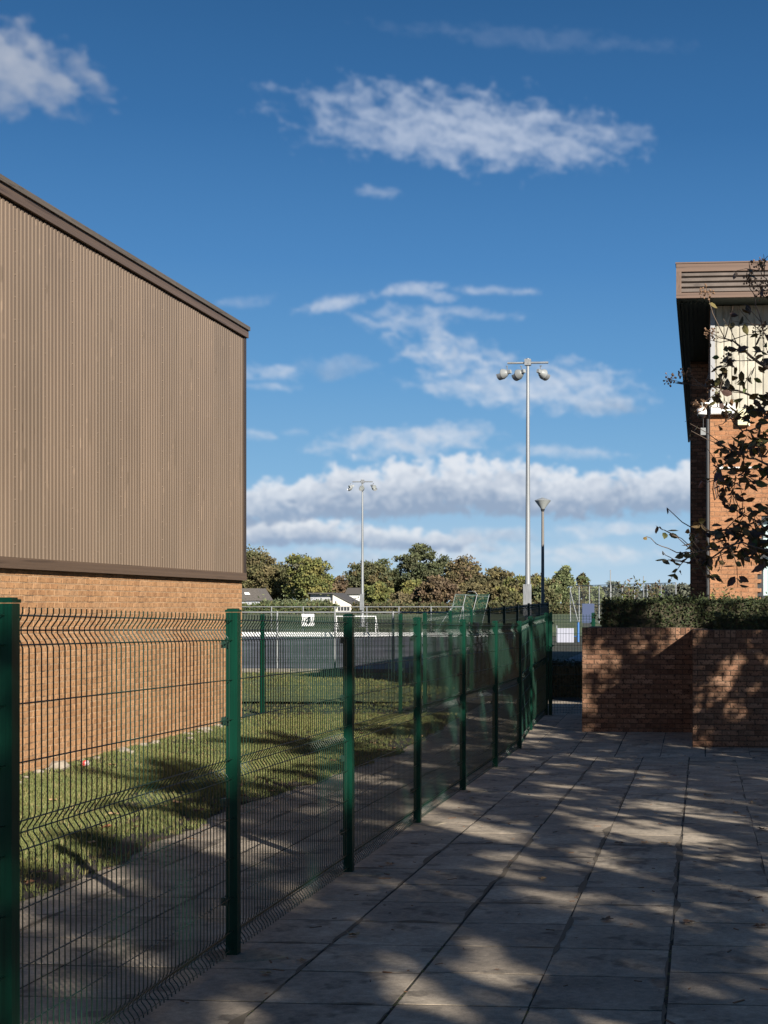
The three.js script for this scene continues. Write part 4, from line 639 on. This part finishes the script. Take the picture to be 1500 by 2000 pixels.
// ---------------------------------------------------------------- the small tree whose branches reach into view
{
  const r = rng(909), base = V(1.55, -.2, -12.0), t = thing('small_tree', 'small tree with dark drooping autumn leaves and dry flower heads', 'tree', null, base.x, base.y, base.z);
  const L = (u, v, d) => px(u, v, d).sub(base);
  const paths = [                                                     // limbs, each [u, v, metres away]
    [[1760, 1400, 12], [1700, 1000, 12], [1600, 830, 11.9], [1530, 735, 11.8], [1470, 700, 11.7], [1430, 668, 11.6], [1392, 652, 11.6]],
    [[1700, 1000, 12], [1620, 900, 12.1], [1540, 812, 12.1], [1480, 775, 12.0], [1420, 760, 12.0], [1375, 752, 12.0], [1340, 730, 12]],
    [[1600, 830, 11.9], [1540, 720, 12.2], [1500, 660, 12.3], [1475, 590, 12.4], [1460, 540, 12.4]],
    [[1600, 830, 11.9], [1530, 640, 11.9], [1500, 560, 11.9], [1484, 518, 11.9]],
    [[1720, 1120, 12], [1620, 1000, 11.8], [1540, 930, 11.7], [1480, 900, 11.7], [1430, 880, 11.7], [1400, 860, 11.7]],
    [[1620, 1000, 11.8], [1540, 960, 12.2], [1470, 938, 12.2], [1430, 945, 12.2], [1395, 925, 12.2]],
    [[1740, 1250, 12], [1630, 1120, 12.1], [1540, 1065, 12.1], [1460, 1040, 12.1], [1400, 1036, 12.1], [1350, 1030, 12.1], [1300, 990, 12.1]],
    [[1630, 1120, 12.1], [1540, 1090, 11.8], [1450, 1062, 11.8], [1395, 1075, 11.8], [1340, 1080, 11.8], [1290, 1066, 11.8], [1264, 1046, 11.8]],
    [[1460, 1040, 12.1], [1420, 1070, 12], [1370, 1098, 12], [1330, 1098, 12], [1294, 1078, 12]],
    [[1540, 812, 12.1], [1490, 830, 11.9], [1450, 842, 11.9], [1415, 800, 11.9], [1378, 792, 11.9]],
    [[1540, 1065, 12.1], [1480, 1020, 12.2], [1440, 1000, 12.2], [1410, 975, 12.2]],
  ];
  const wood = [], heads = [], leaves = [], cols = [], rad = [.045, .026, .016, .011, .008, .006, .004], LC = [[.075, .052, .034], [.085, .060, .03], [.11, .085, .028], [.085, .09, .026], [.06, .042, .032], [.13, .10, .03]];
  const stem = [V(0, 0, 0), V(.02, .7, .03), V(-.05, 1.5, 0), L(1740, 1250, 12), L(1720, 1120, 12), L(1700, 1000, 12)]; part('trunk', tube([V(0, -.15, 0), V(.06, .5, 0), L(1760, 1400, 12), L(1740, 1250, 12), L(1720, 1120, 12), L(1700, 1000, 12)], [.07, .062, .055, .05, .046, .042], 8), M.bark, t);
  function leaf(c, len) {                                             // a drooping curled leaf, six faces
    const dir = randDir(r); dir.y = -Math.abs(dir.y) * .7 - .1 * r() + (r() < .3 ? .6 : 0); dir.normalize(); const side = dir.clone().cross(randDir(r)).normalize(), n = dir.clone().cross(side), k = LC[Math.floor(r() * LC.length)].map((x) => x * (.75 + r() * .5)), curl = (r() - .3) * .35, w = len * (.5 + r() * .2);
    const P = (a, b, up) => c.clone().addScaledVector(dir, a * len).addScaledVector(side, b * w).addScaledVector(n, (up + curl * a * a) * len);
    const a = P(0, 0, 0), m1 = P(.3, 0, 0), m2 = P(.65, 0, 0), e = P(1, 0, 0), l1 = P(.28, .42, .1), l2 = P(.62, .40, .1), r1 = P(.28, -.42, .1), r2 = P(.62, -.40, .1);
    const Q = (p, q, s, x) => { leaves.push([p, q, s, x].flatMap((y) => [y.x, y.y, y.z])); cols.push(k); };
    Q(a, m1, l1, a); Q(m1, m2, l2, l1); Q(m2, e, l2, m2); Q(a, r1, m1, a); Q(m1, r1, r2, m2); Q(m2, r2, e, m2);
  }
  function flowerHead(c) { const g = []; for (let i = 0; i < 26; i++) { const dd = randDir(r), p = c.clone().addScaledVector(dd, .045 + r() * .02); g.push(rod(c, p, .0016, .0012, 3), new THREE.IcosahedronGeometry(.006 + r() * .004, 0).translate(p.x, p.y, p.z)); } part('dry_flower_head', merge(g), mat(.22, .13, .075, .9), t); }
  paths.forEach((p, pi) => {
    const c = new THREE.CatmullRomCurve3(p.map((q) => L(...q))), pts = c.getPoints(18).map((q, i) => q.add(randDir(r).multiplyScalar(.012 * Math.min(1, i / 3)))), r0 = pi === 0 ? .040 : [2, 3].includes(pi) ? .013 : [1, 4, 6].includes(pi) ? .022 : .011;
    part('branch', tube(pts, pts.map((_, i) => lerp(r0, .0028, Math.pow(i / 18, .7))), 6), M.twig, t);
    const bare = [0, 1, 2, 3].includes(pi), reach = [6, 7, 8].includes(pi);
    const nt = 13; for (let k = 0; k < nt; k++) {                      // side twigs
      const f = .3 + r() * (reach ? .34 : .66), q = c.getPoint(f), tan = c.getTangent(f), dir = tan.clone().multiplyScalar(.5).add(randDir(r).multiply(V(1, 1, .9))).normalize(), l = .1 + r() * .28, e = q.clone().addScaledVector(dir, l).add(V(0, .03, 0)), m = q.clone().lerp(e, .5).add(randDir(r).multiplyScalar(.025));
      wood.push(tube([q, m, e], [.0045, .0034, .0018], 4));
      const thin = bare ? .4 : .75, tipClear = clamp(1 - (f - .62) * 2.2, .12, 1), n = Math.round((2 + r() * 5) * thin * tipClear); for (let j = 0; j < n; j++) leaf(m.clone().lerp(e, r()).add(randDir(r).multiplyScalar(.02)), .06 + r() * .05);
      if (bare && r() < .34) flowerHead(e);
    }
    if (bare) flowerHead(pts[18]); else leaf(pts[18], .06);
  });
  // dense leaf knots
  for (const [u, v, s, n, d] of [[1450, 925, 40, 34, 11.7], [1485, 860, 30, 34, 11.8], [1430, 905, 26, 14, 11.7], [1475, 1045, 34, 48, 12], [1400, 1050, 26, 13, 12.1], [1362, 1036, 12, 5, 12.1], [1440, 1080, 30, 18, 11.9], [1490, 1090, 20, 22, 11.9], [1480, 800, 26, 30, 12], [1440, 740, 34, 20, 11.9], [1490, 700, 22, 20, 11.9], [1420, 780, 24, 12, 12], [1495, 780, 20, 26, 12], [1455, 880, 26, 20, 11.9], [1492, 985, 18, 16, 12], [1470, 1075, 22, 22, 12.1], [1425, 1030, 20, 14, 12], [1495, 920, 16, 22, 11.8], [1420, 690, 24, 8, 11.8]]) for (let i = 0; i < n; i++) leaf(L(u + (r() + r() - 1) * s * 1.4, v + (r() + r() - 1) * s, d + (r() - .5) * .35), .06 + r() * .055);
  part('twigs', merge(wood), M.twig, t).userData.kind = 'stuff';
  part('leaves', quadsGeo(leaves, cols), new THREE.MeshPhysicalMaterial({ vertexColors: true, roughness: .7, side: THREE.DoubleSide, transmission: .12, thickness: 0 }), t);
}
console.log('small tree done');
// ---------------------------------------------------------------- loose things on the ground
{
  const r = rng(404), geo = [];
  for (let v = 0; v < 4; v++) {                                        // curled lobed leaf
    const pos = [], idx = [], n = 16; pos.push(0, .008, 0); for (let k = 0; k < n; k++) { const w = k / n * 6.283, R = (.035 + .018 * Math.cos(w * 5 + v) + .006 * r()) * (v % 2 ? 1 : .85); pos.push(Math.cos(w) * R, .004 + .016 * Math.abs(Math.sin(w * 1.5 + v)) * r() + .004, Math.sin(w) * R * .8); } for (let k = 0; k < n; k++) idx.push(0, 1 + (k + 1) % n, 1 + k);
    const g = new THREE.BufferGeometry(); g.setAttribute('position', new THREE.Float32BufferAttribute(pos, 3)); g.setIndex(idx); g.computeVertexNormals(); geo.push(g);
  }
  const cm = [[.24, .11, .045], [.30, .17, .08], [.16, .085, .045], [.34, .22, .11]].map((c) => mat(...c, .85, { side: THREE.DoubleSide }));
  const put = (x, d, y, lab, grp, s) => { const o = new THREE.Mesh(geo[Math.floor(r() * 4)], cm[Math.floor(r() * 4)]); o.name = numbered('fallen_leaf'); o.position.set(x, y, -d); o.rotation.y = r() * 6.28; o.scale.setScalar(s); scene.add(o); tag(o, lab, 'leaf', grp); };
  const onPath = [[1383, 1556], [1330, 1493], [915, 1548], [920, 1560], [1210, 1649], [1260, 1648], [1300, 1650], [1342, 1805], [1480, 1757], [1482, 1812], [1060, 1720], [1470, 1570], [1476, 1597], [1490, 1622], [1440, 1590], [1255, 1520], [1040, 1500], [760, 1690], [690, 1830], [1185, 1800], [520, 1905], [590, 1880]];
  for (const [u, v] of onPath) { let d = 10; for (let i = 0; i < 20; i++) { const p = px(u, v, 1), k = (EYE + .0) / (EYE - p.y); d = clamp((EYE - paveY(d)) / (EYE - p.y), 2, 30); } const x = xAt(u, d); put(x, d, paveY(d) + .004, 'dry brown fallen leaf lying on the grey slabs', 'fallen leaves on the slabs', .55 + r() * .55); }
  for (let i = 0; i < 46; i++) { const d = 7 + r() * 15, x = i < 26 ? EDGE(d) - r() * .5 : -7.4 + r() * 2.8; put(x, d, turfY(x, d) + .03, 'dry fallen leaf lying on the turf behind the mesh fence', 'fallen leaves on the turf', .8 + r() * .7); }
  // crumbs, twigs and leaf scraps
  const bits = [];
  for (let i = 0; i < 1500; i++) { const near = r(), d = 5 + r() * 16, x = near < .45 ? .75 + r() * .7 : near < .6 ? EDGE(d) + (r() - .3) * .4 : -2.3 + r() * 3.4, s = .006 + r() * r() * .03, g = r() < .45 ? box(s * 2.4, .004, s * .35) : geo[i % 4].clone().scale(s * 9, s * 7, s * 9); bits.push(flat(g).rotateY(r() * 6.28).translate(x, paveY(d) + (x > 1 ? .03 : .004), -d)); }
  const o = new THREE.Mesh(merge(bits), cm[2]); o.name = 'leaf_litter'; o.userData = { kind: 'stuff', label: 'scattered twigs and leaf scraps over the slabs and soil', category: 'litter' }; scene.add(o);
  // moss tufts in the long joints
  const tuft = []; for (let i = 0; i < 2600; i++) { const col = -5 + Math.floor(r() * 7), d = 5.2 + Math.pow(r(), 1.4) * 13, x = -.16 + col * .5925; if (fbm(d * 1.1, col * 7.7, 55, 3) < .47) continue; const s = .006 + r() * .012; tuft.push(new THREE.IcosahedronGeometry(s, 0).scale(1, .5, 1.5).translate(x + (r() - .5) * .016, paveY(d) - .006, -d)); }
  const ms = new THREE.Mesh(merge(tuft), M.moss); ms.name = 'joint_moss'; ms.userData = { kind: 'stuff', label: 'green moss tufts growing in the joints between slabs', category: 'moss' }; scene.add(ms);
  const spill = []; const joint = (x, d) => { const a = Math.max(0, (fbm(d * 1.5, x * 9, 5, 4) - .55) * .16), b = Math.max(0, (fbm(d * 1.6 + 40, x * 9, 6, 4) - .55) * .16); return [a, b]; };
  for (let col = -6; col <= 2; col++) for (let d = 4.8; d < 18.6; d += .03) { const x = -.16 + col * .5925 - .003, A0 = joint(x, d), A1 = joint(x, d + .03); if (A0[0] + A0[1] < .004 && A1[0] + A1[1] < .004) continue; const y0 = paveY(d) + .004, y1 = paveY(d + .03) + .004; spill.push([x - A0[0], y0, -d, x + A0[1], y0, -d, x + A1[1], y1, -d - .03, x - A1[0], y1, -d - .03]); }
  for (let i = 0; i < 46; i++) { const col = -5 + Math.floor(r() * 7), k = 8 + Math.floor(r() * 22), d = .62 + k * .602 + .301, x0 = -.16 + col * .5925 + r() * .3, L = .12 + r() * .4; for (let t = 0; t < L; t += .02) { const f = (q) => Math.max(0, (fbm(q * 7, i * 3.3, 8, 3) - .42) * .07) * Math.min(1, q * 12, (L - q) * 12), a = f(t), b = f(t + .02), y = paveY(d) + .004; spill.push([x0 + t, y, -d + a, x0 + t + .02, y, -d + b, x0 + t + .02, y, -d - b, x0 + t, y, -d - a]); } }
  const so = new THREE.Mesh(quadsGeo(spill), mat(.115, .092, .064, 1)); so.name = 'joint_soil'; so.userData = { kind: 'stuff', label: 'brown soil washed out over the slab joints', category: 'soil' }; scene.add(so);
  // pale rubble along the foot of the hall
  for (let i = 0; i < 34; i++) { const d = 14.5 + r() * 9.5, s = .025 + r() * r() * .085, g = new THREE.IcosahedronGeometry(s, 1), p = g.attributes.position; for (let k = 0; k < p.count; k++) { const n = .75 + .5 * vnoise(p.getX(k) * 40 + i * 9, p.getY(k) * 40 + p.getZ(k) * 30, i); p.setXYZ(k, p.getX(k) * n * 1.3, p.getY(k) * n * .75, p.getZ(k) * n * 1.2); } g.computeVertexNormals(); const o = new THREE.Mesh(g, M.stone); const x = -7.68 + r() * r() * .4; o.name = numbered('stone'); o.position.set(x, groundY(x, -d) + s * .3, -d); o.rotation.y = r() * 6; scene.add(o); tag(o, 'pale rubble stone at the foot of the tan brick wall', 'stone', 'rubble stones along the hall wall'); }
  const gp = px(110, 1488, 17.2), pk = new THREE.IcosahedronGeometry(.055, 2), pp = pk.attributes.position; for (let k = 0; k < pp.count; k++) { const n = .6 + .7 * vnoise(pp.getX(k) * 30 + 4, pp.getY(k) * 30 + pp.getZ(k) * 25, 3); pp.setXYZ(k, pp.getX(k) * n, pp.getY(k) * n * .7, pp.getZ(k) * n); } pk.computeVertexNormals();
  const w = thing('crumpled_wrapper', 'crumpled red and white wrapper on the turf by the brick wall', 'litter', null, -7.35, groundY(-7.35, -16.9) + .05, -16.9); part('foil', pk, M.foil, w); part('printed_band', pk.clone().scale(.7, 1.04, 1.06), M.red, w);
}
scene.traverse((o) => { if (o.isMesh) { o.castShadow = true; o.receiveShadow = true; } });
renderer.render(scene, camera);
